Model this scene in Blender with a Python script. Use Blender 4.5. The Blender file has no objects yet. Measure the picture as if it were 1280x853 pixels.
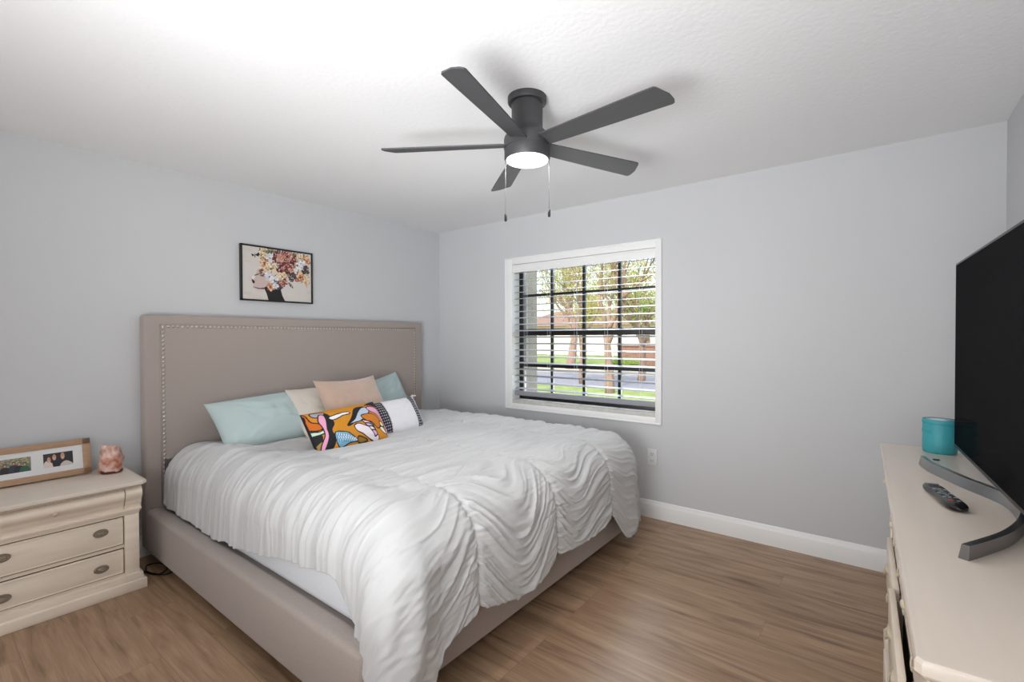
import bpy, bmesh, math, random
import numpy as np
from mathutils import Vector, Matrix
PI = math.pi
random.seed(7); rng = np.random.RandomState(7)
S = bpy.context.scene; C = S.collection

# ------------------------------------------------------------------ camera
F, YAW, PITCH, ROLL = 592.34, 0.6582, -0.0134, -0.0031
CAM = Vector((3.6133, -3.4428, 1.349)); SY = 4.34
cd = bpy.data.cameras.new('camera'); co = bpy.data.objects.new('camera', cd); C.objects.link(co)
cd.sensor_fit = 'HORIZONTAL'; cd.sensor_width = 36.0; cd.lens = F / 1280 * 36; cd.shift_y = SY / 1280
cd.clip_start = 0.05; cd.clip_end = 300
fw = Vector((-math.sin(YAW) * math.cos(PITCH), math.cos(YAW) * math.cos(PITCH), math.sin(PITCH)))
rt = fw.cross(Vector((0, 0, 1))).normalized(); up = rt.cross(fw)
r2 = rt * math.cos(ROLL) + up * math.sin(ROLL); u2 = -rt * math.sin(ROLL) + up * math.cos(ROLL)
co.matrix_world = Matrix(((r2.x, u2.x, -fw.x, CAM.x), (r2.y, u2.y, -fw.y, CAM.y), (r2.z, u2.z, -fw.z, CAM.z), (0, 0, 0, 1)))
S.camera = co
S.view_settings.view_transform = 'Standard'; S.view_settings.look = 'None'
S.view_settings.exposure = 0.07; S.view_settings.gamma = 1.0; S.view_settings.use_curve_mapping = False

# ------------------------------------------------------------------ light
W = bpy.data.worlds.new('world'); S.world = W; W.use_nodes = True
wn = W.node_tree.nodes; wl = W.node_tree.links; wn.clear()
wo = wn.new('ShaderNodeOutputWorld'); wb = wn.new('ShaderNodeBackground'); sk = wn.new('ShaderNodeTexSky')
sk.sky_type = 'NISHITA'; sk.sun_disc = False; sk.sun_elevation = math.radians(48); sk.sun_rotation = math.radians(200)
sk.air_density = 1.2; sk.dust_density = 2.0; wb.inputs[1].default_value = 0.34
wl.new(sk.outputs[0], wb.inputs[0]); wl.new(wb.outputs[0], wo.inputs[0])

def lamp(name, typ, loc, target, energy, color=(1, 1, 1), size=None, sizey=None, angle=None, spread=None):
    l = bpy.data.lights.new(name, typ); l.energy = energy; l.color = color
    if typ == 'AREA':
        l.shape = 'RECTANGLE'; l.size = size; l.size_y = sizey
        if spread: l.spread = spread
    if angle is not None: l.angle = angle
    o = bpy.data.objects.new(name, l); C.objects.link(o); o.location = loc
    d = Vector(target) - Vector(loc); o.rotation_euler = d.to_track_quat('-Z', 'Y').to_euler()
    return o
lamp('sun', 'SUN', (0, -5, 12), (-5.5, 9, 0), 3.7, (1, .95, .86), angle=math.radians(1.2))
# two area lamps added outside, out of view, to strengthen the window's daylight
lamp('window_fill_low', 'AREA', (1.45, 2.3, 0.05), (1.9, -0.9, 1.9), 190, (.98, .99, 1), 2.4, 1.0)
lamp('window_fill_high', 'AREA', (1.3, 2.6, 3.4), (1.8, -0.6, 0.9), 230, (.96, .98, 1), 2.6, 1.2)
# fill lamp added behind the camera; the wall there has no opening
lamp('rear_fill_light', 'AREA', (2.05, -6.2, 1.2), (2.0, -3.0, 1.5), 24, (.97, .988, 1), 3.4, 2.1)
# the photographer's flash, bounced off the ceiling
lamp('bounce_flash', 'AREA', (3.4, -4.1, .95), (3.1, -3.2, 2.44), 22, (.97, .985, 1), 1.0, 1.0)
lamp('bounce_flash_forward', 'AREA', (2.9, -3.9, 1.15), (1.85, -1.1, 2.44), 26, (.97, .985, 1), 1.0, .8, spread=math.radians(110))

# ------------------------------------------------------------------ materials
def nt(name):
    m = bpy.data.materials.new(name); m.use_nodes = True
    t = m.node_tree; b = t.nodes['Principled BSDF']; return m, t, b
def lin(c):
    return tuple((x / 255 / 12.92 if x / 255 <= .04045 else ((x / 255 + .055) / 1.055) ** 2.4) for x in c) + (1,)
def mat(name, col, rough=.6, metal=0, noise=None, bump=None, spec=None, sheen=0, emit=None):
    """col is sRGB 0-255; noise=(scale, amount, stretch xyz); bump=(scale, strength, stretch)"""
    m, t, b = nt(name); n = t.nodes; l = t.links
    c = lin(col); b.inputs['Base Color'].default_value = c
    b.inputs['Roughness'].default_value = rough; b.inputs['Metallic'].default_value = metal
    if spec is not None: b.inputs['Specular IOR Level'].default_value = spec
    if sheen: b.inputs['Sheen Weight'].default_value = sheen
    if emit: b.inputs['Emission Color'].default_value = emit[0]; b.inputs['Emission Strength'].default_value = emit[1]
    tc = n.new('ShaderNodeTexCoord')
    def tex(sc, st, detail=5):
        mp = n.new('ShaderNodeMapping'); mp.inputs['Scale'].default_value = st; l.new(tc.outputs['Object'], mp.inputs[0])
        x = n.new('ShaderNodeTexNoise'); x.inputs['Scale'].default_value = sc; x.inputs['Detail'].default_value = detail
        l.new(mp.outputs[0], x.inputs['Vector']); return x
    if noise:
        x = tex(noise[0], noise[2] if len(noise) > 2 else (1, 1, 1))
        r = n.new('ShaderNodeValToRGB'); a = noise[1]
        r.color_ramp.elements[0].position = .3; r.color_ramp.elements[1].position = .7
        r.color_ramp.elements[0].color = tuple(max(0, v * (1 - a)) for v in c[:3]) + (1,)
        r.color_ramp.elements[1].color = tuple(min(1, v * (1 + a)) for v in c[:3]) + (1,)
        l.new(x.outputs[0], r.inputs[0]); l.new(r.outputs[0], b.inputs['Base Color'])
    if bump:
        x = tex(bump[0], bump[2] if len(bump) > 2 else (1, 1, 1))
        bp = n.new('ShaderNodeBump'); bp.inputs['Strength'].default_value = bump[1]; bp.inputs['Distance'].default_value = .004
        l.new(x.outputs[0], bp.inputs['Height']); l.new(bp.outputs[0], b.inputs['Normal'])
    return m
def vcol_mat(name, rough=.7, bump=None):
    m, t, b = nt(name); a = t.nodes.new('ShaderNodeAttribute'); a.attribute_name = 'paint'
    t.links.new(a.outputs['Color'], b.inputs['Base Color']); b.inputs['Roughness'].default_value = rough
    if bump:
        x = t.nodes.new('ShaderNodeTexNoise'); x.inputs['Scale'].default_value = bump[0]
        tc = t.nodes.new('ShaderNodeTexCoord'); t.links.new(tc.outputs['Object'], x.inputs['Vector'])
        bp = t.nodes.new('ShaderNodeBump'); bp.inputs['Strength'].default_value = bump[1]; bp.inputs['Distance'].default_value = .003
        t.links.new(x.outputs[0], bp.inputs['Height']); t.links.new(bp.outputs[0], b.inputs['Normal'])
    return m

M_wall = mat('wall_paint', (208, 209, 211), .85, noise=(1.6, .012), bump=(160, .12))
M_ceil = mat('ceiling_paint', (240, 240, 241), .9, bump=(45, .35))
M_trim = mat('white_trim_paint', (244, 244, 243), .4)
M_linen = mat('taupe_linen', (168, 156, 149), .9, noise=(260, .07, (1, 1, 1)), bump=(420, .25), sheen=.2)
M_nail = mat('nickel_nailhead', (205, 200, 192), .28, metal=1)
M_black = mat('black_plastic', (18, 18, 20), .45)
M_comf = mat('white_comforter_cotton', (197, 197, 197), .95, bump=(140, .12), sheen=.15)
M_matt = mat('mattress_ticking', (214, 216, 220), .9, bump=(90, .3))
M_cream = mat('cream_painted_wood', (243, 229, 212), .38, noise=(7, .05, (.6, .6, 5)), bump=(40, .04))
M_creamtop = mat('cream_wood_top', (224, 211, 197), .25, noise=(5, .03, (3, .4, 1)))
M_creamdark = mat('dark_gap_brown', (92, 76, 62), .7)  # dark brown for the sheets set behind the drawer fronts
M_pull = mat('brushed_pewter_pull', (176, 164, 148), .38, metal=.55)
M_pullc = mat('cream_pull', (208, 194, 170), .35, metal=.15)

# floor planks
def floor_mat():
    m, t, b = nt('oak_plank_floor'); n = t.nodes; l = t.links
    tc = n.new('ShaderNodeTexCoord')
    br = n.new('ShaderNodeTexBrick'); l.new(tc.outputs['Object'], br.inputs['Vector'])
    br.offset = .38; br.offset_frequency = 3; br.squash = 1
    br.inputs['Scale'].default_value = 1; br.inputs['Brick Width'].default_value = 1.22; br.inputs['Row Height'].default_value = .185
    br.inputs['Mortar Size'].default_value = .0012; br.inputs['Mortar Smooth'].default_value = .3
    br.inputs['Color1'].default_value = (0, 0, 0, 1); br.inputs['Color2'].default_value = (1, 1, 1, 1); br.inputs['Mortar'].default_value = (.5, .5, .5, 1)
    # grain coordinates jump from plank to plank
    sh = n.new('ShaderNodeVectorMath'); sh.operation = 'MULTIPLY_ADD'
    l.new(br.outputs['Color'], sh.inputs[0]); sh.inputs[1].default_value = (3.7, 9.1, 0); l.new(tc.outputs['Object'], sh.inputs[2])
    def noise(sc, st, det, dist=0):
        mp = n.new('ShaderNodeMapping'); mp.inputs['Scale'].default_value = st; l.new(sh.outputs[0], mp.inputs[0])
        x = n.new('ShaderNodeTexNoise'); x.inputs['Scale'].default_value = sc; x.inputs['Detail'].default_value = det; x.inputs['Distortion'].default_value = dist
        l.new(mp.outputs[0], x.inputs['Vector']); return x
    g1 = noise(3.6, (.5, 5.5, 1), 8, 1.1); g2 = noise(16, (.4, 10, 1), 6, .3)
    r1 = n.new('ShaderNodeValToRGB'); e = r1.color_ramp.elements
    e[0].position = .28; e[0].color = lin((128, 101, 78)); e[1].position = .72; e[1].color = lin((189, 160, 131))
    k = e.new(.46); k.color = lin((166, 136, 109))
    l.new(g1.outputs[0], r1.inputs[0])
    mx = n.new('ShaderNodeMixRGB'); mx.blend_type = 'MULTIPLY'; mx.inputs[0].default_value = .55
    r2_ = n.new('ShaderNodeValToRGB'); r2_.color_ramp.elements[0].position = .3; r2_.color_ramp.elements[0].color = (.72, .68, .64, 1)
    r2_.color_ramp.elements[1].position = .6; r2_.color_ramp.elements[1].color = (1, 1, 1, 1)
    l.new(g2.outputs[0], r2_.inputs[0]); l.new(r1.outputs[0], mx.inputs[1]); l.new(r2_.outputs[0], mx.inputs[2])
    # knots
    mpk = n.new('ShaderNodeMapping'); mpk.inputs['Scale'].default_value = (.8, 2.6, 1); l.new(sh.outputs[0], mpk.inputs[0])
    vo = n.new('ShaderNodeTexVoronoi'); vo.inputs['Scale'].default_value = 1.7; l.new(mpk.outputs[0], vo.inputs['Vector'])
    rk = n.new('ShaderNodeValToRGB'); rk.color_ramp.elements[0].position = .03; rk.color_ramp.elements[0].color = (.42, .34, .28, 1)
    rk.color_ramp.elements[1].position = .17; rk.color_ramp.elements[1].color = (1, 1, 1, 1)
    l.new(vo.outputs['Distance'], rk.inputs[0])
    mk = n.new('ShaderNodeMixRGB'); mk.blend_type = 'MULTIPLY'; mk.inputs[0].default_value = .75
    l.new(mx.outputs[0], mk.inputs[1]); l.new(rk.outputs[0], mk.inputs[2])
    # plank tone
    rp = n.new('ShaderNodeValToRGB'); rp.color_ramp.elements[0].color = (.92, .91, .90, 1); rp.color_ramp.elements[1].color = (1.05, 1.04, 1.03, 1)
    l.new(br.outputs['Color'], rp.inputs[0])
    mp2 = n.new('ShaderNodeMixRGB'); mp2.blend_type = 'MULTIPLY'; mp2.inputs[0].default_value = 1
    l.new(mk.outputs[0], mp2.inputs[1]); l.new(rp.outputs[0], mp2.inputs[2])
    mo = n.new('ShaderNodeMixRGB'); mo.inputs[2].default_value = lin((136, 110, 90)); l.new(br.outputs['Fac'], mo.inputs[0])
    l.new(mp2.outputs[0], mo.inputs[1]); l.new(mo.outputs[0], b.inputs['Base Color'])
    b.inputs['Roughness'].default_value = .36; b.inputs['Specular IOR Level'].default_value = .45
    bp = n.new('ShaderNodeBump'); bp.inputs['Strength'].default_value = .25; bp.inputs['Distance'].default_value = .0015
    l.new(g2.outputs[0], bp.inputs['Height']); l.new(bp.outputs[0], b.inputs['Normal'])
    return m
M_floor = floor_mat()

# ------------------------------------------------------------------ helpers
def link(name, me, m=None, parent=None, loc=None, rot=None, smooth=False, kind=None):
    o = bpy.data.objects.new(name, me); C.objects.link(o)
    if m is not None:
        for mm in (m if isinstance(m, (list, tuple)) else [m]): me.materials.append(mm)
    if parent is not None: o.parent = parent
    if loc is not None: o.location = loc
    if rot is not None: o.rotation_euler = rot
    if smooth: me.shade_smooth()
    if kind: o['kind'] = kind
    return o
def fin(name, bm, m, parent=None, loc=None, rot=None, smooth=False, kind=None, sharp=None):
    bmesh.ops.recalc_face_normals(bm, faces=bm.faces[:])
    me = bpy.data.meshes.new(name); bm.to_mesh(me); bm.free()
    if sharp is not None:
        me.shade_smooth(); me.set_sharp_from_angle(angle=math.radians(sharp))
    return link(name, me, m, parent, loc, rot, smooth, kind)
def tag(o, label, cat, group=None):
    o['label'] = label; o['category'] = cat
    if group: o['group'] = group
    return o
def thing(name, label, cat, loc=(0, 0, 0), rot=(0, 0, 0), group=None):
    o = bpy.data.objects.new(name, None); C.objects.link(o); o.location = loc; o.rotation_euler = rot
    o.empty_display_size = .05
    return tag(o, label, cat, group)
def box(bm, x0, x1, y0, y1, z0, z1, bev=0, seg=2):
    r = bmesh.ops.create_cube(bm, size=1)
    vs = r['verts']
    for v in vs:
        v.co = Vector(((x0 + x1) / 2 + v.co.x * (x1 - x0), (y0 + y1) / 2 + v.co.y * (y1 - y0), (z0 + z1) / 2 + v.co.z * (z1 - z0)))
    if bev:
        es = list({e for v in vs for e in v.link_edges})
        bmesh.ops.bevel(bm, geom=es, offset=bev, segments=seg, affect='EDGES', profile=.5)
def boxo(name, x0, x1, y0, y1, z0, z1, m, parent=None, bev=0, seg=2, **k):
    bm = bmesh.new(); box(bm, x0, x1, y0, y1, z0, z1, bev, seg)
    return fin(name, bm, m, parent, sharp=35 if bev else None, **k)
def lathe(bm, prof, cx=0, cy=0, n=40, cap=True):
    rings = []
    for r, z in prof:
        rings.append([bm.verts.new((cx + r * math.cos(2 * PI * i / n), cy + r * math.sin(2 * PI * i / n), z)) for i in range(n)])
    for a, b in zip(rings, rings[1:]):
        for i in range(n): bm.faces.new((a[i], a[(i + 1) % n], b[(i + 1) % n], b[i]))
    if cap:
        if prof[0][0] > 1e-5: bm.faces.new(rings[0])
        if prof[-1][0] > 1e-5: bm.faces.new(rings[-1])
def tube(bm, pts, r, n=8, closed=False):
    pts = [Vector(p) for p in pts]; rs = r if isinstance(r, (list, tuple)) else [r] * len(pts)
    rings = []; prev = None
    for i, p in enumerate(pts):
        if closed: d = pts[(i + 1) % len(pts)] - pts[i - 1]
        else: d = pts[min(i + 1, len(pts) - 1)] - pts[max(i - 1, 0)]
        if d.length < 1e-9: d = Vector((0, 0, 1))
        d.normalize()
        if prev is None:
            a = d.orthogonal().normalized()
        else:
            a = (prev - d * prev.dot(d)); a = a.normalized() if a.length > 1e-6 else d.orthogonal().normalized()
        prev = a; b = d.cross(a)
        rings.append([bm.verts.new(p + (a * math.cos(2 * PI * k / n) + b * math.sin(2 * PI * k / n)) * rs[i]) for k in range(n)])
    m = len(rings)
    for i in range(m if closed else m - 1):
        A, B = rings[i], rings[(i + 1) % m]
        for k in range(n): bm.faces.new((A[k], A[(k + 1) % n], B[(k + 1) % n], B[k]))
    if not closed:
        bm.faces.new(rings[0]); bm.faces.new(rings[-1])
def extrude_y(bm, prof, y0, y1):
    """closed (x,z) outline extruded along y"""
    a = [bm.verts.new((x, y0, z)) for x, z in prof]; b = [bm.verts.new((x, y1, z)) for x, z in prof]
    n = len(prof)
    for i in range(n): bm.faces.new((a[i], a[(i + 1) % n], b[(i + 1) % n], b[i]))
    bm.faces.new(a); bm.faces.new(b)
def smooth_path(pts, n=8):
    P = [Vector(p) for p in pts]; out = []
    for i in range(len(P) - 1):
        p0 = P[max(i - 1, 0)]; p1 = P[i]; p2 = P[i + 1]; p3 = P[min(i + 2, len(P) - 1)]
        for k in range(n):
            t = k / n
            out.append(.5 * ((2 * p1) + (-p0 + p2) * t + (2 * p0 - 5 * p1 + 4 * p2 - p3) * t * t + (-p0 + 3 * p1 - 3 * p2 + p3) * t ** 3))
    out.append(P[-1]); return out
def copy_tree(o, parent=None):
    c = o.copy(); C.objects.link(c); c.parent = parent
    for ch in list(o.children): copy_tree(ch, c)
    return c
# numpy noise
PERM = rng.rand(256, 256)
def vnoise(x, y):
    xi = np.floor(x).astype(int); yi = np.floor(y).astype(int); fx = x - xi; fy = y - yi
    fx = fx * fx * (3 - 2 * fx); fy = fy * fy * (3 - 2 * fy)
    g = lambda i, j: PERM[i % 256, j % 256]
    return ((g(xi, yi) * (1 - fx) + g(xi + 1, yi) * fx) * (1 - fy) + (g(xi, yi + 1) * (1 - fx) + g(xi + 1, yi + 1) * fx) * fy) * 2 - 1
def fbm(x, y, o=3):
    s = 0; a = 1
    for k in range(o): s = s + a * vnoise(x * 2 ** k + 17.3 * k, y * 2 ** k + 5.1 * k); a *= .5
    return s
def sst(a, b, x):
    t = np.clip((x - a) / (b - a), 0, 1); return t * t * (3 - 2 * t)
def grid_mesh(name, P, cols=None, closed_v=False):
    """P: (nu, nv, 3)"""
    nu, nv = P.shape[:2]; me = bpy.data.meshes.new(name)
    idx = np.arange(nu * nv).reshape(nu, nv)
    a = idx[:-1, :-1].ravel(); b = idx[1:, :-1].ravel(); c = idx[1:, 1:].ravel(); d = idx[:-1, 1:].ravel()
    q = np.stack([a, b, c, d], 1)
    me.vertices.add(nu * nv); me.vertices.foreach_set('co', P.reshape(-1).astype(np.float32))
    me.loops.add(q.size); me.loops.foreach_set('vertex_index', q.ravel().astype(np.int32))
    me.polygons.add(len(q)); me.polygons.foreach_set('loop_start', np.arange(0, q.size, 4, dtype=np.int32))
    me.update(calc_edges=True); me.validate()
    if cols is not None: paint(me, cols.reshape(-1, 3))
    return me
def paint(me, rgb):
    at = me.color_attributes.new('paint', 'FLOAT_COLOR', 'POINT')
    c = rgb / 255.0; l = np.where(c <= .04045, c / 12.92, ((c + .055) / 1.055) ** 2.4)
    at.data.foreach_set('color', np.concatenate([l, np.ones((len(l), 1))], 1).astype(np.float32).ravel())
class Canvas:
    """a small painting in u,v (v down); polygons are given in measured corners of a quad"""
    def __init__(s, w, h, bg, quad=None):
        s.w, s.h = w, h; s.a = np.zeros((h, w, 3)) + np.array(bg, float)
        s.X, s.Y = np.meshgrid((np.arange(w) + .5) / w, (np.arange(h) + .5) / h)
        s.H = None; s.asp = w / h
        if quad:
            dst = [(0, 0), (1, 0), (1, 1), (0, 1)]; A = []; B = []
            for (x, y), (u, v) in zip(quad, dst):
                A.append([x, y, 1, 0, 0, 0, -u * x, -u * y]); B.append(u)
                A.append([0, 0, 0, x, y, 1, -v * x, -v * y]); B.append(v)
            s.H = np.append(np.linalg.solve(np.array(A, float), np.array(B, float)), 1).reshape(3, 3)
    def m(s, pts):
        if s.H is None: return np.array(pts, float)
        p = np.c_[np.array(pts, float), np.ones(len(pts))] @ s.H.T; return p[:, :2] / p[:, 2:]
    def inside(s, p):
        ins = np.zeros(s.X.shape, bool); n = len(p)
        for i in range(n):
            x1, y1 = p[i]; x2, y2 = p[(i + 1) % n]
            if y1 == y2: continue
            c = ((s.Y < y1) != (s.Y < y2)) & (s.X < (x2 - x1) * (s.Y - y1) / (y2 - y1) + x1); ins ^= c
        return ins
    def line(s, p, col, w, close=False):
        n = len(p)
        for i in range(n if close else n - 1):
            a = p[i] * [s.asp, 1]; b = p[(i + 1) % n] * [s.asp, 1]; d = b - a; L = max(d @ d, 1e-9)
            t = np.clip(((s.X * s.asp - a[0]) * d[0] + (s.Y - a[1]) * d[1]) / L, 0, 1)
            D = np.hypot(s.X * s.asp - a[0] - t * d[0], s.Y - a[1] - t * d[1]); s.a[D < w] = col
    def curve(s, pts):
        p = [Vector((x, y, 0)) for x, y in pts]; q = smooth_path([p[-1]] + p + [p[0], p[1]], 5)
        q = q[5:-5]; return [(v.x, v.y) for v in q]
    def poly(s, pts, col, out=None, w=.012, round_=True):
        if round_ and len(pts) > 3: pts = s.curve(pts)
        p = s.m(pts)
        s.a[s.inside(p)] = col
        if out is not None: s.line(p, out, w, True)
    def ell(s, c, rx, ry, col, ang=0, uv=False):
        x, y = c if uv else s.m([c])[0]
        dx = (s.X - x) * s.asp; dy = s.Y - y
        u = dx * math.cos(ang) + dy * math.sin(ang); v = -dx * math.sin(ang) + dy * math.cos(ang)
        s.a[(u / rx) ** 2 + (v / ry) ** 2 < 1] = col
    def sample(s, u, v):
        return s.a[np.clip((v * s.h).astype(int), 0, s.h - 1), np.clip((u * s.w).astype(int), 0, s.w - 1)]
def painted_sheet(name, cv, w, h, m, parent, origin, udir, vdir):
    """flat fine grid at its real place with a painting on it"""
    nu, nv = cv.w, cv.h
    u = np.linspace(0, 1, nu); v = np.linspace(0, 1, nv); U, V = np.meshgrid(u, v, indexing='ij')
    P = np.array(origin)[None, None] + U[..., None] * np.array(udir) * w + V[..., None] * np.array(vdir) * h
    me = grid_mesh(name, P, cv.sample(np.minimum(U, .999), np.minimum(V, .999)))
    return link(name, me, m, parent)

# ================================================================== SETTING
RX, FY, CH = 4.123, -6.3, 2.44
def struct(o): o['kind'] = 'structure'; return o
struct(boxo('floor', -.15, RX + .15, FY - .9, .15, -.12, 0, M_floor))
struct(boxo('ceiling', -.15, RX + .15, FY - .9, .42, CH, CH + .12, M_ceil))
struct(boxo('wall_left', -.15, 0, FY - .9, .15, 0, CH, M_wall))
struct(boxo('wall_right', RX, RX + .15, FY - .9, .15, 0, CH, M_wall))
# wall behind the camera
bm = bmesh.new()
box(bm, 0, RX, FY - .12, FY, 0, CH)
struct(fin('wall_front', bm, M_wall))
WX0, WX1, WZ0, WZ1 = .957, 2.310, .752, 2.022     # clear opening
bm = bmesh.new()
box(bm, 0, WX0, 0, .15, 0, CH); box(bm, WX1, RX, 0, .15, 0, CH); box(bm, WX0, WX1, 0, .15, 0, WZ0); box(bm, WX0, WX1, 0, .15, WZ1, CH)
struct(fin('wall_back', bm, M_wall))
# ceiling edge bead on the back wall (rough paint line)
def baseboard(name, x0, x1, y0, y1, along):
    bm = bmesh.new()
    if along == 'x':
        prof = [(0, 0), (-.016, 0), (-.016, .095), (-.0135, .103), (-.008, .112), (-.0075, .120), (-.004, .127), (0, .129)]
        a = [bm.verts.new((x0, y0 + p, z)) for p, z in prof]; b = [bm.verts.new((x1, y0 + p, z)) for p, z in prof]
    else:
        s = 1 if along == 'y+' else -1
        prof = [(0, 0), (.016, 0), (.016, .095), (.0135, .103), (.008, .112), (.0075, .120), (.004, .127), (0, .129)]
        a = [bm.verts.new((x0 + s * p, y0, z)) for p, z in prof]; b = [bm.verts.new((x0 + s * p, y1, z)) for p, z in prof]
    n = len(prof)
    for i in range(n): bm.faces.new((a[i], a[(i + 1) % n], b[(i + 1) % n], b[i]))
    bm.faces.new(a); bm.faces.new(b)
    struct(fin(name, bm, M_trim, sharp=40))
baseboard('baseboard_back', .016, RX - .016, 0, 0, 'x')
baseboard('baseboard_left', 0, 0, FY, 0, 'y+')
baseboard('baseboard_right', RX, RX, FY, 0, 'y-')

# ---- window
M_blackframe = mat('black_window_frame', (12, 12, 13), .4)
M_sill = mat('chalky_sill', (205, 203, 198), .8, noise=(30, .08))
m, t, b = nt('window_glass'); n = t.nodes
tr = n.new('ShaderNodeBsdfTransparent'); gl = n.new('ShaderNodeBsdfGlossy'); gl.inputs['Roughness'].default_value = .02
mxs = n.new('ShaderNodeMixShader'); mxs.inputs[0].default_value = .04
t.links.new(tr.outputs[0], mxs.inputs[1]); t.links.new(gl.outputs[0], mxs.inputs[2]); t.links.new(mxs.outputs[0], n['Material Output'].inputs[0])
M_glass = m
win = bpy.data.objects.new('window_1', None); C.objects.link(win); win.location = (1.63, 0, 1.4); win['kind'] = 'structure'
def wpart(name, bm, m, sharp=30, parent=None):
    o = fin(name, bm, m, parent or win, sharp=sharp)
    if parent is None: o.location = (-1.63, 0, -1.4)
    return o
bm = bmesh.new()    # casing, flat with a small outer bead
X0, X1, Z0, Z1 = .889, 2.348, .707, 2.075
for a in ((X0, WX0 + .006, Z0, Z1), (WX1 - .006, X1, Z0, Z1), (WX0, WX1, Z0, WZ0 + .004), (WX0, WX1, WZ1 - .004, Z1)):
    box(bm, a[0], a[1], -.016, 0, a[2], a[3], .003)
for a in ((X0 - .004, X0 + .008, Z0 - .004, Z1 + .004), (X1 - .008, X1 + .004, Z0 - .004, Z1 + .004), (X0, X1, Z0 - .004, Z0 + .008), (X0, X1, Z1 - .008, Z1 + .004)):
    box(bm, a[0], a[1], -.021, -.001, a[2], a[3], .003)
wpart('window_casing', bm, M_trim)
bm = bmesh.new()
box(bm, WX0 - .01, WX0 + .004, -.001, .13, WZ0, WZ1); box(bm, WX1 - .004, WX1 + .01, -.001, .13, WZ0, WZ1)
box(bm, WX0, WX1, -.001, .13, WZ1 - .004, WZ1 + .01)
wpart('window_jamb', bm, M_trim)
bm = bmesh.new(); box(bm, WX0, WX1, -.013, .14, WZ0 - .004, WZ0 + .036, .004)
wpart('window_sill', bm, M_sill)
YF = .10
bm = bmesh.new()
box(bm, WX0 + .004, 1.003, YF, YF + .05, WZ0 + .004, WZ1 - .004, .002); box(bm, 2.272, WX1 - .004, YF, YF + .05, WZ0 + .004, WZ1 - .004, .002)
box(bm, 1.0, 2.28, YF, YF + .05, WZ0 + .004, .828, .002); box(bm, 1.0, 2.28, YF, YF + .05, WZ1 - .034, WZ1 - .004, .002)
wpart('window_frame', bm, M_blackframe)
for z0, z1, nm in ((1.372, 1.432, 'meeting_rail'), (1.085, 1.128, 'sash_rail'), (1.728, 1.749, 'sash_rail')):
    bm = bmesh.new(); box(bm, 1.0, 2.28, YF - .004, YF + .035, z0, z1, .002); wpart(nm, bm, M_blackframe)
for x in (1.315, 1.638, 1.962):
    bm = bmesh.new(); box(bm, x - .011, x + .011, YF + .002, YF + .03, .82, WZ1 - .02, .002); wpart('muntin', bm, M_blackframe)
for z0, z1 in ((.82, 1.375), (1.43, WZ1 - .03)):
    bm = bmesh.new(); box(bm, 1.0, 2.275, YF + .014, YF + .018, z0, z1); wpart('window_pane', bm, M_glass, None)
# ---- blinds
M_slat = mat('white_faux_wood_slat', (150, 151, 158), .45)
M_cord = mat('white_cord', (222, 222, 222), .7)
bl = thing('window_blind', 'white faux wood venetian blind with open slats hanging in the window', 'blind', (1.63, .04, 1.4))
def bpart(name, bm, m, sharp=30): return fin(name, bm, m, bl, loc=(-1.63, -.04, -1.4), sharp=sharp)
bm = bmesh.new()
box(bm, WX0 + .006, WX1 - .006, -.004, .010, 1.952, 2.016, .003, 2); box(bm, WX0 + .006, WX1 - .006, -.008, .012, 2.004, 2.016, .003)
box(bm, WX0 + .006, WX1 - .006, -.006, .012, 1.946, 1.956, .003)
bpart('valance', bm, M_trim)
bm = bmesh.new(); box(bm, WX0 + .012, WX1 - .012, .014, .065, 1.965, 2.014, .002); bpart('headrail', bm, M_trim)
SX0, SX1, SYC = WX0 + .010, WX1 - .012, .040
tilt = math.radians(11)
def slat_bm():
    bm = bmesh.new(); n = 6; w = .050; top = []; bot = []
    for i in range(n + 1):
        s = -w / 2 + w * i / n; c = .0028 * (1 - (2 * s / w) ** 2)
        y = s * math.cos(tilt); z = c + s * math.sin(tilt)
        top.append((y, z + .0013)); bot.append((y, z - .0013))
    pr = top + bot[::-1]
    a = [bm.verts.new((SX0, y, z)) for y, z in pr]; b2 = [bm.verts.new((SX1, y, z)) for y, z in pr]
    for i in range(len(pr)): bm.faces.new((a[i], a[(i + 1) % len(pr)], b2[(i + 1) % len(pr)], b2[i]))
    bm.faces.new(a); bm.faces.new(b2); return bm
zs = [1.943 - .0585 * i for i in range(19)]
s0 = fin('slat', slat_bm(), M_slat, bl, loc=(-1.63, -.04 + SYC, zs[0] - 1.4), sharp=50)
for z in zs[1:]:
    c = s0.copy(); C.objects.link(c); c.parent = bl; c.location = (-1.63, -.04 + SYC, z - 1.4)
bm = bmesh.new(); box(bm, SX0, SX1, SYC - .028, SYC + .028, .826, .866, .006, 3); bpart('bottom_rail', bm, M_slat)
for x in (1.08, 1.33, 1.60, 1.88, 2.17):
    bm = bmesh.new()
    for dy in (-.0265, .0265): tube(bm, [(x, SYC + dy, .862), (x, SYC + dy, 1.97)], .0009, 5)
    tube(bm, [(x + .022, SYC - .027, .862), (x + .022, SYC - .027, 1.97)], .0008, 5)
    bpart('ladder_cord', bm, M_cord, None)
# outside return of the wall
M_stucco = mat('grey_stucco', (126, 122, 116), .95, noise=(14, .06), bump=(60, .8))
struct(boxo('wall_outside', .55, WX0, .15, .395, -.4, 2.9, M_stucco))

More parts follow.
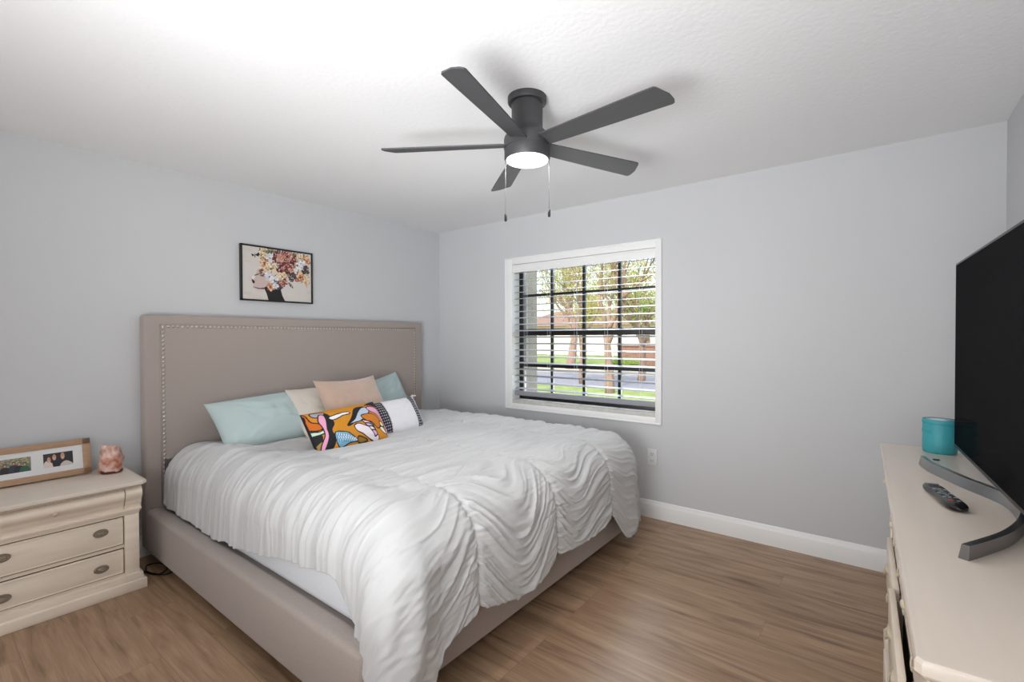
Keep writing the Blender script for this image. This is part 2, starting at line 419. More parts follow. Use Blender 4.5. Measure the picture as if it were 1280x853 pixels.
# ---- outlet
M_plate = mat('outlet_plastic', (226, 226, 226), .4)
out = thing('wall_outlet', 'white double power outlet on the wall between bed and baseboard', 'outlet', (2.279, 0, .454))
bm = bmesh.new(); box(bm, -.037, .037, -.007, 0, -.062, .062, .004, 3); fin('cover_plate', bm, M_plate, out, sharp=30)
for dz in (-.026, .026):
    bm = bmesh.new(); box(bm, -.017, .017, -.010, -.006, dz - .015, dz + .015, .003, 2); f_ = fin('socket', bm, M_plate, out, sharp=30)
    bm = bmesh.new()
    box(bm, -.0085, -.0055, -.0108, -.0098, dz - .002, dz + .009); box(bm, .0055, .0085, -.0108, -.0098, dz - .002, dz + .007); box(bm, -.002, .002, -.0108, -.0098, dz - .011, dz - .007)
    fin('socket_slots', bm, M_black, f_)

# ================================================================== BED
bed = thing('bed', 'taupe linen upholstered bed frame with nailhead trimmed headboard against the left wall', 'bed', (1.2, -1.45, 0))
BL = (-1.2, 1.45, 0)
BY0, BY1, BXF = -2.545, -.345, 2.29
bm = bmesh.new(); box(bm, .018, .112, BY0 + .002, BY1 + .004, .06, 1.502, .022, 4)
# stitched welt line just outside the nailheads
hb = fin('headboard', bm, M_linen, bed, loc=BL, sharp=45)
def raised(name, x, y0, y1, z0, z1):
    bm = bmesh.new()
    tube(bm, [(x, y0, z0), (x, y0, z1)], .0035, 6); tube(bm, [(x, y1, z0), (x, y1, z1)], .0035, 6); tube(bm, [(x, y0, z1), (x, y1, z1)], .0035, 6)
    return fin(name, bm, M_linen, hb, smooth=True)
raised('welt_seam', .1125, BY0 + .085, BY1 - .078, .33, 1.445)
bm = bmesh.new()
bmesh.ops.create_uvsphere(bm, u_segments=10, v_segments=6, radius=.0085, matrix=Matrix.Diagonal((.55, 1, 1, 1)))
nm = bpy.data.meshes.new('nailhead'); bm.to_mesh(nm); bm.free(); nm.shade_smooth(); nm.materials.append(M_nail)
pts = []
z = .345
while z < 1.425: pts.append((BY0 + .102, z)); z += .0262
y = BY0 + .102
while y < BY1 - .095: pts.append((y, 1.428)); y += .0262
z = 1.402
while z > .70: pts.append((BY1 - .095, z)); z -= .0262
for y, z in pts[:100]:
    o = bpy.data.objects.new('nailhead', nm); C.objects.link(o); o.parent = hb; o.location = (.1135, y, z)
bm = bmesh.new()
for y, z in pts[100:]:
    bmesh.ops.create_uvsphere(bm, u_segments=10, v_segments=6, radius=.0085, matrix=Matrix.Translation((.1135, y, z)) @ Matrix.Diagonal((.55, 1, 1, 1)))
fin('nailhead_row', bm, M_nail, hb, smooth=True, kind='stuff')
def rail(name, x0, x1, y0, y1, ins=0):
    bm = bmesh.new(); box(bm, x0, x1, y0, y1, .062 + ins, .318 - ins, .024, 5); return fin(name, bm, M_linen, bed, loc=BL, sharp=50)
rail('side_rail', .112, BXF, BY0, BY0 + .095)
rail('side_rail', .112, BXF, BY1 - .095, BY1)
rail('foot_rail', BXF - .095, BXF + .002, BY0 + .002, BY1 - .002, .0025)
M_footw = mat('dark_bed_foot', (40, 32, 28), .5)
for x in (.2, 2.17):
    for y in (BY0 + .09, BY1 - .09, -1.45):
        bm = bmesh.new(); lathe(bm, [(.022, 0), (.03, .075)], x, y, 16); fin('bed_foot', bm, M_footw, bed, loc=BL, sharp=40)
bm = bmesh.new(); box(bm, .112, BXF - .09, BY0 + .09, BY1 - .09, .07, .300, .0); fin('platform_deck', bm, M_linen, bed, loc=BL)

bm = bmesh.new(); box(bm, .155, 2.190, BY0 + .097, BY1 - .097, .301, .572, .040, 4)
mt = fin('mattress', bm, M_matt, sharp=60); tag(mt, 'pale grey mattress showing between the comforter and the side rail of the bed', 'mattress')

# ---- comforter
AX0, AXF, BN, BF, TOP, R0 = .16, 2.16, -2.262, -.575, .715, .205
SEAMS = np.array([-2.76, -2.05, -1.475, -.885, -.31, .27])
def comforter():
    NA, NB = 620, 640
    LF, LN, LFR = .60, .47, .47
    a = np.linspace(AX0, AXF + LF, NA); b = np.linspace(BN - LN, BF + LFR, NB)
    A, B = np.meshgrid(a, b, indexing='ij')
    k = np.searchsorted(SEAMS, B) - 1; k = np.clip(k, 0, len(SEAMS) - 2)
    s0 = SEAMS[k]; s1 = SEAMS[k + 1]; T = (B - s0) / (s1 - s0); SG = 4 * T * (1 - T); DS = np.minimum(B - s0, s1 - B)
    # uneven hem lengths
    hemf = 1.0 - .10 * (1 - np.power(np.clip(SG, 0, 1), .5)) + .05 * vnoise(B * 3 + 3, B * 0) + .22 * sst(-.86, -.66, B) * (1 - sst(-.45, -.1, B)) + .10 * (1 - sst(-2.5, -2.15, B))
    side = np.interp(A, [.16, .23, .8, 1.26, 1.63, 2.0, 2.10, 2.2], [.42, .465, .505, .475, .415, .365, .42, .54]) / LN * (1 + .012 * vnoise(A * 12, A * 0))
    da = np.maximum(A - AXF, 0) * hemf
    dbn = np.maximum(BN - B, 0) * side; dbf = np.maximum(B - BF, 0) * (1 + .04 * vnoise(A * 6, A * 0))
    db = dbn - dbf * 1.0; adb = np.abs(db)
    d = np.hypot(da, adb) + 1e-9; na = da / d; nb = -(db) / d
    # corner cloth gathers: a flatter norm near the corners
    R = R0 + np.where(B > -1.4, .02, .05) * (2 * na * np.abs(nb)) ** 2
    # the cloth rounds over the edge gently
    q = PI * R / 2
    h = np.where(d < q, R * np.sin(np.minimum(d, q) / R), R + .06 * (d - q)); v = np.where(d < q, R * (1 - np.cos(np.minimum(d, q) / R)), R + .99 * (d - q))
    # bulging corners
    cf = 2 * na * np.abs(nb); h = h + np.where(B > -1.4, -.015, .085) * cf ** 2 * sst(.1, .5, d)
    X = np.minimum(A, AXF) + na * h
    Y = np.clip(B, BN, BF) + nb * h
    crown = .020 * np.clip(1 - ((A - 1.25) / 1.1) ** 2, 0, 1) + .0
    Z = TOP - v + crown * (1 - sst(0, .3, d)) - .030 * (1 - sst(.16, .75, A)) - .040 * (1 - sst(.85, 1.5, A)) * sst(-2.3, -2.0, B) * (1 - sst(-1.3, -.7, B))
    P = np.stack([X, Y, Z], -1)
    gu = np.gradient(P, axis=0); gv = np.gradient(P, axis=1); N = np.cross(gu, gv); N /= np.linalg.norm(N, axis=-1, keepdims=True) + 1e-12
    wf = sst(AXF - .18, AXF + .18, A)               # hanging at the foot
    wn_ = sst(0, .25, dbn)                           # hanging on the near side
    sag = (.02 + .10 * wf) * SG
    fan = .05 * np.sin(T * PI * 2 + k * 1.7) * wf
    Aw = A - sag + fan
    ph = .55 * fbm(A * 2.2 + k * 5.3, B * 1.3, 2)
    def ridge(f, seed, sharpness=1.6):
        x = vnoise(f + seed, B * 2.3 + seed * 1.7 + k * 3.1) ; return np.sign(x) * np.abs(x) ** (1 / sharpness) if False else x
    # broad swag folds at the foot
    F1 = ridge(Aw * 19 + ph, 3.1); F2 = ridge(Aw * 31 + ph * 1.6, 9.7); F3 = vnoise(Aw * 60 + ph * 3 + 31, B * 6 + k * 2.2)
    top = .0100 * F1 + .0110 * F2 + .0046 * F3
    sw = 1 - np.abs(F1); sw = sw ** 3                # sharp crests
    foot = .0125 * (sw - .4) + .0095 * (1 - np.abs(F2)) ** 3 + .004 * F3
    fade = .08 + .92 * np.power(np.clip(SG, 0, 1), .5); foot = foot * fade; top = top * (.3 + .7 * fade)
    # near side: folds run down the side
    Fs = vnoise(A * 17 + .25 * np.sin(B * 9) + 40, B * 1.1 + 7); Fs2 = vnoise(A * 38 + .5 * fbm(A * 3, B * 3, 2) + 60, B * 2.0 + 9)
    sidew = .013 * ((1 - np.abs(Fs)) ** 2 - .4) + .0065 * Fs2 + .002 * F3
    D = top * (1 - wf) * (1 - wn_) + foot * wf * (1 - .6 * wn_) + sidew * wn_ * (1 - .6 * wf)
    # fine crinkle
    D = D + .0022 * vnoise(A * 95 + 2 * B, B * 9 + 4) * (1 - .3 * wf)
    # long creases across the top, like drawn gathers
    cr = vnoise(A * 9 + .8 * vnoise(B * 3, A * 2) + 80, B * 1.6 + 11); D = D - .007 * np.exp(-(cr / .09) ** 2) * (1 - wf) * (1 - .4 * wn_)
    # gathered seams: pinched line with tight puckers beside it
    wseam = .35 + .65 * wf
    pk = vnoise(A * 75 + 5 * k, B * 7) 
    D = D - .008 * np.exp(-(DS / .016) ** 2) * wseam * (1 - .8 * sst(-2.2, -2.35, B) * 1.0) + .0065 * pk * np.exp(-(DS / .055) ** 2) * wseam * np.where(B < -2.35, .4, 1)
    D = D + .006 * np.power(np.clip(SG, 0, 1), .5) * wf
    D = D * (1 - .0) 
    # near-corner long diagonal drapes
    cc = sst(.15, .6, d) * sst(.15, .9, 2 * na * np.abs(nb))
    ang = np.arctan2(nb, na + 1e-9)
    D = D + cc * (.010 * np.sin(ang * 9 + 5 * d + 3 * fbm(A * 2, B * 2, 2)) + .006 * np.sin(ang * 21 + 9 * d + 2))
    # puffy rolled hem
    e = np.minimum.reduce([np.maximum(A[-1, 0] - A, 0)])
    P = P + N * D[..., None] * (1 if N[NA // 2, NB // 2, 2] > 0 else -1)
    P[..., 2] = np.maximum(P[..., 2], .012)
    # stay in front of the headboard
    return P
CP = comforter()
me = grid_mesh('comforter', CP)
cf_ = link('comforter', me, M_comf, smooth=True)
so = cf_.modifiers.new('thick', 'SOLIDIFY'); so.thickness = .014; so.offset = -1
tag(cf_, 'white ruched comforter with gathered seams draped over the bed and its foot', 'comforter')

# ---- pillows
def pillow(name, w, h, t, m, n=70, cv=None, seed=0, wr=.004, pinch=.06, ear=0):
    u = np.linspace(-1, 1, n * 2); v = np.linspace(-1, 1, n); U, V = np.meshgrid(u, v, indexing='ij')
    if cv is not None: u = np.linspace(-1, 1, cv.w); v = np.linspace(-1, 1, cv.h); U, V = np.meshgrid(u, v, indexing='ij')
    nu, nv = U.shape
    X = U * w / 2 * (1 - pinch * (1 - V ** 2) * np.abs(U) ** 3 * .0) - U * np.abs(U) * (w * .5) * pinch * (1 - V ** 2) * 1.0 * .5
    Y = V * h / 2 - V * np.abs(V) * (h * .5) * pinch * (1 - U ** 2)
    rc = 1 - .10 * np.abs(U) ** 5 * np.abs(V) ** 5 * (V < 0); X = X * rc; Y = Y * rc
    prof = (np.clip(1 - np.abs(U) ** 2.6, 0, 1) ** .55) * (np.clip(1 - np.abs(V) ** 2.6, 0, 1) ** .55)
    wrn = wr * fbm(U * 3 + seed, V * 2 + seed * 2, 3) + wr * 1.2 * vnoise(np.hypot(np.abs(U) - 1, np.abs(V) - 1) * 3 + seed, np.arctan2(1 - np.abs(V), 1 - np.abs(U)) * 6 + seed) * prof
    Zf = t / 2 * prof + wrn * prof ** .5; Zb = -t / 2 * prof + wrn * prof * .5
    sag = -.02 * 0
    f = np.stack([X, Y, Zf], -1); b = np.stack([X, Y, Zb - .0015], -1)
    F_ = grid_mesh(name, f); bm = bmesh.new(); bm.from_mesh(F_)
    idx = np.arange(nu * nv).reshape(nu, nv); bm.verts.ensure_lookup_table()
    bv = [bm.verts.new(p) for p in b.reshape(-1, 3)]
    for i in range(nu - 1):
        for j in range(nv - 1):
            bm.faces.new((bv[idx[i, j]], bv[idx[i, j + 1]], bv[idx[i + 1, j + 1]], bv[idx[i + 1, j]]))
    fv = bm.verts; fv.ensure_lookup_table()
    ring = [idx[i, 0] for i in range(nu)] + [idx[-1, j] for j in range(1, nv)] + [idx[i, -1] for i in range(nu - 2, -1, -1)] + [idx[0, j] for j in range(nv - 2, 0, -1)]
    for q in range(len(ring)):
        a_, b_ = ring[q], ring[(q + 1) % len(ring)]
        bm.faces.new((fv[a_], bv[a_], bv[b_], fv[b_]))
    me = bpy.data.meshes.new(name); bm.to_mesh(me); bm.free(); bpy.data.meshes.remove(F_)
    if cv is not None:
        c = cv.sample(np.minimum((U + 1) / 2, .999), np.minimum((1 - V) / 2, .999)).reshape(-1, 3); paint(me, np.concatenate([c, c]))
    return link(name, me, m, smooth=True)
def place(o, cx, cy, cz, lean, yaw=0, roll=0):
    """local x -> along +Y (to the right in the photo), local y -> up, local z -> to the room (+X); lean back in degrees"""
    base = Matrix(((0, 0, 1), (1, 0, 0), (0, 1, 0))).to_4x4()
    o.matrix_world = Matrix.Translation((cx, cy, cz)) @ Matrix.Rotation(math.radians(yaw), 4, 'Z') @ Matrix.Rotation(math.radians(-lean), 4, 'Y') @ base @ Matrix.Rotation(math.radians(roll), 4, 'Z')
M_mint = mat('mint_percale', (186, 203, 203), .9, bump=(60, .15))
M_beige = mat('oatmeal_cotton', (208, 200, 190), .9, bump=(90, .3))
M_tan = mat('blush_velvet', (192, 165, 148), .8, noise=(6, .06), sheen=.5)
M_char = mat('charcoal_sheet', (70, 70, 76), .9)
p1 = pillow('pillow', .70, .42, .25, M_mint, seed=1, wr=.006, pinch=.12); place(p1, .37, -1.91, .80, 42, 0, 4)
tag(p1, 'mint green pillow at the left, its left end free against the headboard', 'pillow')
p2 = pillow('pillow', .68, .44, .17, M_mint, seed=5, wr=.006, pinch=.1); place(p2, .29, -1.00, .805, 27, 0, 10)
tag(p2, 'mint green pillow at the right, mostly hidden behind the tan cushion and white lumbar pillow', 'pillow')
p3 = pillow('pillow', .48, .42, .15, M_beige, seed=9, wr=.005, pinch=.09); place(p3, .475, -1.56, .835, 38, 0, 2)
tag(p3, 'oatmeal square pillow between the left mint pillow and the tan cushion', 'pillow')
p4 = pillow('throw_cushion', .50, .42, .18, M_tan, seed=13, wr=.005, pinch=.16); place(p4, .62, -1.435, .885, 33, 0, 1)
tag(p4, 'tan velvet square throw cushion leaning on top of the oatmeal pillow', 'cushion')

BLK = (22, 20, 26)
cv = Canvas(300, 150, (208, 138, 26), [(75, 205), (738, 103), (812, 402), (212, 545)])
cv.poly([(150, 213), (260, 222), (215, 262), (160, 250)], (165, 165, 175), BLK)
cv.poly([(78, 212), (112, 230), (148, 290), (215, 318), (238, 350), (180, 362), (118, 332), (98, 280)], (206, 104, 22), BLK)
cv.poly([(84, 232), (100, 240), (108, 275), (92, 270)], (240, 220, 150), BLK)
cv.poly([(125, 358), (200, 372), (240, 362), (242, 388), (190, 396), (140, 390)], (196, 222, 202), BLK)
cv.poly([(135, 388), (185, 398), (222, 396), (230, 440), (185, 480), (150, 440)], BLK)
cv.poly([(168, 482), (228, 440), (225, 500), (205, 530)], (168, 132, 70), BLK)
cv.poly([(250, 236), (292, 246), (326, 320), (304, 370), (334, 430), (318, 490), (240, 535), (262, 480), (282, 410), (262, 330)], BLK)
cv.poly([(205, 248), (228, 238), (250, 250), (262, 300), (266, 360), (280, 415), (256, 490), (222, 538), (222, 470), (246, 405), (232, 350), (200, 300)], (232, 164, 196), BLK)
cv.poly([(288, 268), (350, 246), (450, 228), (462, 246), (400, 262), (372, 276), (320, 292), (296, 288)], (236, 234, 236), BLK)
cv.poly([(325, 390), (400, 384), (460, 408), (515, 440), (450, 456), (380, 486), (340, 450)], (126, 176, 204), BLK)
for i in range(9):
    x = 335 + i * 19; cv.line(cv.m([(x, 392 + i * 4), (x + 30, 440)]), (236, 240, 244), .008); cv.line(cv.m([(x + 12, 394 + i * 3), (x + 4, 452)]), (60, 110, 150), .006)
cv.poly([(428, 335), (470, 280), (500, 212), (540, 182), (610, 178), (600, 225), (560, 262), (490, 322), (445, 345)], BLK)
cv.poly([(440, 332), (500, 290), (530, 240), (580, 190), (630, 184), (636, 230), (590, 262), (555, 300), (480, 322)], (190, 204, 222), BLK)
cv.poly([(560, 260), (640, 240), (700, 262), (722, 310), (690, 350), (640, 310), (600, 300)], (206, 120, 24), BLK)
cv.poly([(488, 340), (530, 324), (590, 340), (640, 360), (695, 400), (690, 432), (620, 425), (560, 400), (505, 378)], (238, 226, 232), BLK)
for i, c_ in enumerate([(236, 196, 214), (206, 180, 214), (238, 226, 232), (214, 170, 204)]):
    cv.poly([(556 + 26 * i, 296 + 24 * i), (600 + 22 * i, 300 + 22 * i), (650 + 10 * i, 330 + 20 * i), (640 + 8 * i, 344 + 20 * i), (590 + 20 * i, 322 + 24 * i)], c_, BLK, .014)
cv.poly([(612, 165), (738, 103), (770, 205), (720, 170), (660, 160)], BLK)
cv.poly([(628, 182), (690, 170), (745, 200), (782, 270), (806, 340), (796, 395), (768, 350), (745, 285), (700, 236), (645, 215)], (234, 166, 200), BLK)
cv.poly([(712, 298), (738, 300), (752, 326), (722, 326)], (240, 230, 160), BLK)
cv.poly([(708, 345), (735, 330), (776, 372), (740, 370)], (240, 234, 220), BLK)
cv.poly([(520, 412), (600, 430), (560, 450), (520, 445)], (150, 110, 40), BLK)
cv.line(cv.m([(75, 205), (212, 545), (812, 402), (738, 103), (75, 205)]), BLK, .018)
M_print = vcol_mat('printed_cotton', .8, (200, .15))
p5 = pillow('lumbar_pillow', .53, .30, .16, M_print, cv=cv, seed=3, wr=.003, pinch=.05); place(p5, .965, -1.715, .783, 36, 0, 3)
tag(p5, 'lumbar pillow with a wavy orange, pink, black and blue print, foremost on the bed', 'pillow')
cw = Canvas(300, 150, (226, 224, 228))
for (u0, u1) in ((.10, .29), (.84, .94)):
    cw.a[:, int(u0 * 300):int(u1 * 300)] = (40, 40, 52)
    st = 11
    for j in range(0, 150, st):
        for i in range(int(u0 * 300) + 3, int(u1 * 300) - 4, 10):
            cx_, cy_ = i + 4, j + 5
            for yy in range(150):
                pass
            yy, xx = np.mgrid[max(0, cy_ - 4):min(150, cy_ + 5), max(0, cx_ - 4):min(300, cx_ + 5)]
            dd = np.abs(yy - cy_) + np.abs(xx - cx_); msk = (dd < 4) & (dd > 1)
            cw.a[yy[msk], xx[msk]] = (214, 212, 216)
    for e in (u0, u1):
        for j in range(0, 150, 6): cw.a[j:j + 3, max(0, int(e * 300) - 4):int(e * 300) + 4] = (40, 40, 52)
cw.a[:,    :int(.09 * 300)] = (206, 196, 184)
cw.a[:, 288:] = (206, 202, 200)
p7 = pillow('lumbar_pillow', .44, .27, .12, M_print, cv=cw, seed=6, wr=.003, pinch=.04); place(p7, .865, -1.265, .785, 33, -3, 3)
tag(p7, 'white lumbar pillow with black patterned bands, right of the wavy print one', 'pillow')
# tassels on its corners
M_tas = mat('tassel_yarn', (44, 44, 52), .95)
for sx, sy, m_ in ((.22, .135, M_beige), (.22, -.135, M_tas)):
    bm = bmesh.new(); bmesh.ops.create_uvsphere(bm, u_segments=10, v_segments=8, radius=.011)
    for i in range(9):
        a_ = i * .7; tube(bm, [(0, 0, 0), (.016 + .003 * math.cos(a_), .004 * math.sin(a_) - .01 * (sy < 0), .004 * math.cos(a_)), (.03, -.018 * (sy < 0) + .006 * math.sin(a_), .006 * math.cos(a_))], .0022, 5)
    fin('tassel', bm, m_, p7, loc=(sx, sy, 0), smooth=True)
# dark sheet edge tucked at the head end
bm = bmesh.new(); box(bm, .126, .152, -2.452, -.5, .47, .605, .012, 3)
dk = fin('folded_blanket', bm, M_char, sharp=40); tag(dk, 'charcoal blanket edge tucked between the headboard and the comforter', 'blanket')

# ================================================================== CABINET parts
def oval_pull(parent, x, y, z, s=1.0, m=None):
    """oval plate with ringed edge and a raised centre, facing +x; returns the pull"""
    m = m or M_pull
    bm = bmesh.new(); n = 36
    prof = [(0, .010), (.35, .009), (.5, .003), (.62, .003), (.70, .008), (.80, .008), (.86, .003), (.93, .006), (1, .004), (1, 0)]
    rings = []
    for r, h in prof:
        rings.append([bm.verts.new((h * s, .034 * s * r * math.cos(2 * PI * i / n), .022 * s * r * math.sin(2 * PI * i / n))) for i in range(n)] if r > 0 else [bm.verts.new((h * s, 0, 0))])
    for a, b in zip(rings, rings[1:]):
        for i in range(n):
            if len(a) == 1: bm.faces.new((a[0], b[i], b[(i + 1) % n]))
            else: bm.faces.new((a[i], a[(i + 1) % n], b[(i + 1) % n], b[i]))
    return fin('pull', bm, m, parent, loc=(x, y, z), sharp=50)
def knob(parent, x, y, z, s=1.0, m=None):
    bm = bmesh.new(); lathe(bm, [(.006 * s, 0), (.005 * s, .008 * s), (.010 * s, .014 * s), (.011 * s, .019 * s), (.007 * s, .024 * s), (0.0001, .025 * s)], n=18)
    o = fin('knob', bm, m or M_pullc, parent, loc=(x, y, z), rot=(0, PI / 2, 0), smooth=True); return o

def ogee(x0, z0, z1, out):
    """front outline of the frieze: bulging above, sweeping in below"""
    H = z1 - z0; P = []
    for i in range(15):
        t = i / 14
        P.append((x0 + out * (.30 + .70 * math.sin(PI * min(1, (1 - t) * 1.0)) ** 1.0 * (.6 + .4 * (t))) if False else x0 + out * (.5 + .5 * math.cos(PI * (1 - t) * 1.15 - .9)), z1 - H * t))
    return P

# ---------------- nightstand (front faces +x); origin on the floor
ns = thing('nightstand', 'cream three drawer nightstand with oval pulls left of the bed', 'nightstand', (0, -2.993, 0))
HW = .363            # half width of the top
def top_slab(parent, d, hw, z0, z1, m, over_back=0.0, name='top'):
    """moulded slab: ogee edge, slightly clipped corners"""
    bm = bmesh.new(); prof = [(-.022, z0), (-.010, z0 + .006), (-.006, z0 + .012), (0, z0 + .016), (0, z1 - .008), (-.003, z1 - .002), (-.008, z1)]
    rings = []
    c = .022
    for off, z in prof:
        x1 = d + off; y1 = hw + off
        pts = [(over_back, -y1), (x1 - c, -y1), (x1, -y1 + c), (x1, y1 - c), (x1 - c, y1), (over_back, y1)]
        rings.append([bm.verts.new((x, y, z)) for x, y in pts])
    for a, b in zip(rings, rings[1:]):
        for i in range(6): bm.faces.new((a[i], a[(i + 1) % 6], b[(i + 1) % 6], b[i]))
    bm.faces.new(rings[0]); bm.faces.new(rings[-1])
    return fin(name, bm, m, parent, sharp=28)
top_slab(ns, .492, HW, .557, .592, M_creamtop, .02)
bm = bmesh.new(); box(bm, .02, .425, -.335, .335, .06, .558)
fin('carcass', bm, M_cream, ns)
def scurve(z0, z1, xin, xout):
    pts = []
    for i in range(17):
        t = i / 16                     # top to bottom
        if t < .62: x = xin + (xout - xin) * math.sin(PI * t / .62 * .5 + PI * 0.5 * 0) ** 1.0 if False else xin + (xout - xin) * (.45 + .55 * math.sin(PI * t / .62))
        else: x = xin + (xout - xin) * .45 * (1 - sst(.62, 1, t)) ** 1.0
        pts.append((float(x), z1 - (z1 - z0) * t))
    return pts
def frieze(name, parent, y0, y1, z0, z1, xin, xout, m, xb=.40):
    bm = bmesh.new(); extrude_y(bm, scurve(z0, z1, xin, xout) + [(xb, z0), (xb, z1)], y0, y1); return fin(name, bm, m, parent, sharp=35)
d0 = frieze('drawer', ns, -.270, .270, .440, .553, .432, .468, M_cream)
knob(d0, .466, 0, .505, 1.0)
for s in (-1, 1):
    y0, y1 = sorted((s * .274, s * .345))
    frieze('frieze_block', ns, y0, y1, .440, .556, .432, .470, M_cream, .30)
    # side frieze
bm = bmesh.new()
for (xo, z0, z1) in ((.449, .428, .440), (.442, .418, .428), (.436, .406, .418)): box(bm, .02, xo, -.339 - (xo - .436) * .5, .339 + (xo - .436) * .5, z0, z1, .002)
fin('cornice_moulding', bm, M_cream, ns, sharp=30)
for s in (-1, 1):
    y0, y1 = sorted((s * .274, s * .337)); bm = bmesh.new(); box(bm, .38, .437, y0, y1, .085, .406, .003); fin('pilaster', bm, M_cream, ns, sharp=30)
bm = bmesh.new()
box(bm, .395, .4255, -.274, .274, .235, .252, .001); box(bm, .395, .4255, -.274, .274, .085, .098, .001)
fin('drawer_divider', bm, M_cream, ns, sharp=30)
bm = bmesh.new(); box(bm, .40, .4253, -.273, .273, .098, .235); box(bm, .40, .4253, -.273, .273, .252, .405); fin('drawer_gap', bm, M_creamdark, ns)
def drawer_front(parent, x0, x1, y0, y1, z0, z1, bead=True):
    bm = bmesh.new(); box(bm, x0, x1, y0, y1, z0, z1, .003, 2)
    if bead:
        box(bm, x1 - .002, x1 + .0025, y0 + .003, y1 - .003, z1 - .008, z1 - .003, .001, 1); box(bm, x1 - .002, x1 + .0025, y0 + .003, y1 - .003, z0 + .003, z0 + .008, .001, 1)
        box(bm, x1 - .002, x1 + .0025, y0 + .003, y0 + .008, z0 + .003, z1 - .003, .001, 1); box(bm, x1 - .002, x1 + .0025, y1 - .008, y1 - .003, z0 + .003, z1 - .003, .001, 1)
    return fin('drawer', bm, M_cream, parent, sharp=30)
for z0, z1, zc in ((.256, .400, .345), (.102, .229, .157)):
    dr = drawer_front(ns, .41, .4345, -.269, .269, z0, z1)
    for y in (-.176, .176): oval_pull(dr, .4345, y, zc, .92)
bm = bmesh.new(); box(bm, .02, .452, -.350, .350, .048, .087, .004); box(bm, .02, .470, -.363, .363, 0, .052, .004); fin('plinth', bm, M_cream, ns, sharp=30)

# photo frame on the nightstand
M_oak = mat('oak_frame', (176, 142, 112), .5, noise=(18, .1, (.3, 1, 6)))
M_mat = mat('white_mat_board', (226, 226, 226), .8)
M_photo = vcol_mat('glossy_photo', .3)
fr = thing('picture_frame', 'oak picture frame with white mat and several small photos standing on the nightstand', 'picture frame', (.105, -2.785, .600), (0, math.radians(-14), 0))
FW_, FH_ = .62, .195
bm = bmesh.new()
box(bm, -.018, 0, -.034, 0, 0, FH_, .0015); box(bm, -.018, 0, -FW_, -FW_ + .034, 0, FH_, .0015)
box(bm, -.018, 0, -FW_, 0, 0, .032, .0015); box(bm, -.018, 0, -FW_, 0, FH_ - .032, FH_, .0015)
fin('frame', bm, M_oak, fr, sharp=30)
bm = bmesh.new(); box(bm, -.014, -.006, -FW_ + .03, -.03, .028, FH_ - .028); fin('mat_board', bm, M_mat, fr)
bm = bmesh.new(); box(bm, -.045, -.018, -.33, -.29, .0, .12, .001); fin('easel_back', bm, M_black, fr)
def family_photo(kind):
    if kind == 0:
        q = [(0, 0), (300, 0), (300, 170), (0, 170)]
        c = Canvas(90, 54, (120, 118, 96), q)
        for i in range(60):
            c.ell((random.uniform(0, 300), random.uniform(0, 90)), .06, .05, (random.randint(120, 190), random.randint(130, 180), random.randint(100, 140)))
        for x, y, col, hair in ((60, 70, (40, 34, 40), (50, 36, 30)), (140, 55, (48, 50, 70), (62, 44, 32)), (190, 70, (34, 38, 48), (120, 86, 56)), (240, 80, (46, 92, 70), (60, 44, 36))):
            c.poly([(x - 44, 170), (x - 40, y + 40), (x - 14, y + 22), (x + 14, y + 22), (x + 40, y + 42), (x + 44, 170)], col)
            c.ell((x, y), .085, .12, hair); c.ell((x, y + 5), .06, .085, (196, 152, 124))
        return c
    q = [(370, 265), (655, 235), (655, 340), (370, 392)]
    c = Canvas(100, 50, (44, 42, 44), q)
    c.poly([(372, 392), (380, 345), (420, 322), (480, 350), (520, 352), (470, 372)], (224, 208, 202))
    c.poly([(480, 372), (470, 330), (520, 318), (560, 330), (565, 358)], (34, 32, 40))
    c.poly([(545, 360), (560, 330), (600, 312), (650, 330), (655, 342)], (206, 196, 190))
    for x, y, rx, ry, h in ((432, 312, .13, .2, (70, 48, 40)), (487, 288, .14, .22, (52, 40, 36)), (566, 275, .15, .25, (60, 50, 44))):
        c.ell((x, y - 5), rx * 1.25, ry * 1.2, h); c.ell((x, y + 2), rx * .9, ry * .95, (208, 160, 136))
        c.ell((x - 7, y - 6), .02, .025, (60, 40, 36)); c.ell((x + 7, y - 7), .02, .025, (60, 40, 36)); c.ell((x, y + 14), .045, .02, (232, 220, 214))
    return c
for i, kind in enumerate((1, 0, 1)):
    y0 = -.075 - .165 * i - .118
    painted_sheet('photo', family_photo(kind), .118, .074, M_photo, fr, (-.0052, y0, .136), (0, 1, 0), (0, 0, -1))

# salt lamp
def salt_mat():
    m, t, b = nt('pink_salt'); n = t.nodes; l = t.links
    tc = n.new('ShaderNodeTexCoord'); x = n.new('ShaderNodeTexNoise'); x.inputs['Scale'].default_value = 22; x.inputs['Detail'].default_value = 4; l.new(tc.outputs['Object'], x.inputs['Vector'])
    r = n.new('ShaderNodeValToRGB'); r.color_ramp.elements[0].position = .36; r.color_ramp.elements[0].color = lin((176, 100, 72))
    r.color_ramp.elements[1].position = .64; r.color_ramp.elements[1].color = lin((236, 206, 194)); l.new(x.outputs[0], r.inputs[0]); l.new(r.outputs[0], b.inputs['Base Color'])
    b.inputs['Roughness'].default_value = .3; b.inputs['Subsurface Weight'].default_value = .25; b.inputs['Subsurface Radius'].default_value = (.02, .01, .006)
    b.inputs['Subsurface Scale'].default_value = .5
    return m
sl = thing('salt_lamp', 'pink rock salt lamp on a dark wooden base beside the oak picture frame', 'lamp', (.165, -2.712, .592))
bm = bmesh.new(); bmesh.ops.create_icosphere(bm, subdivisions=4, radius=1)
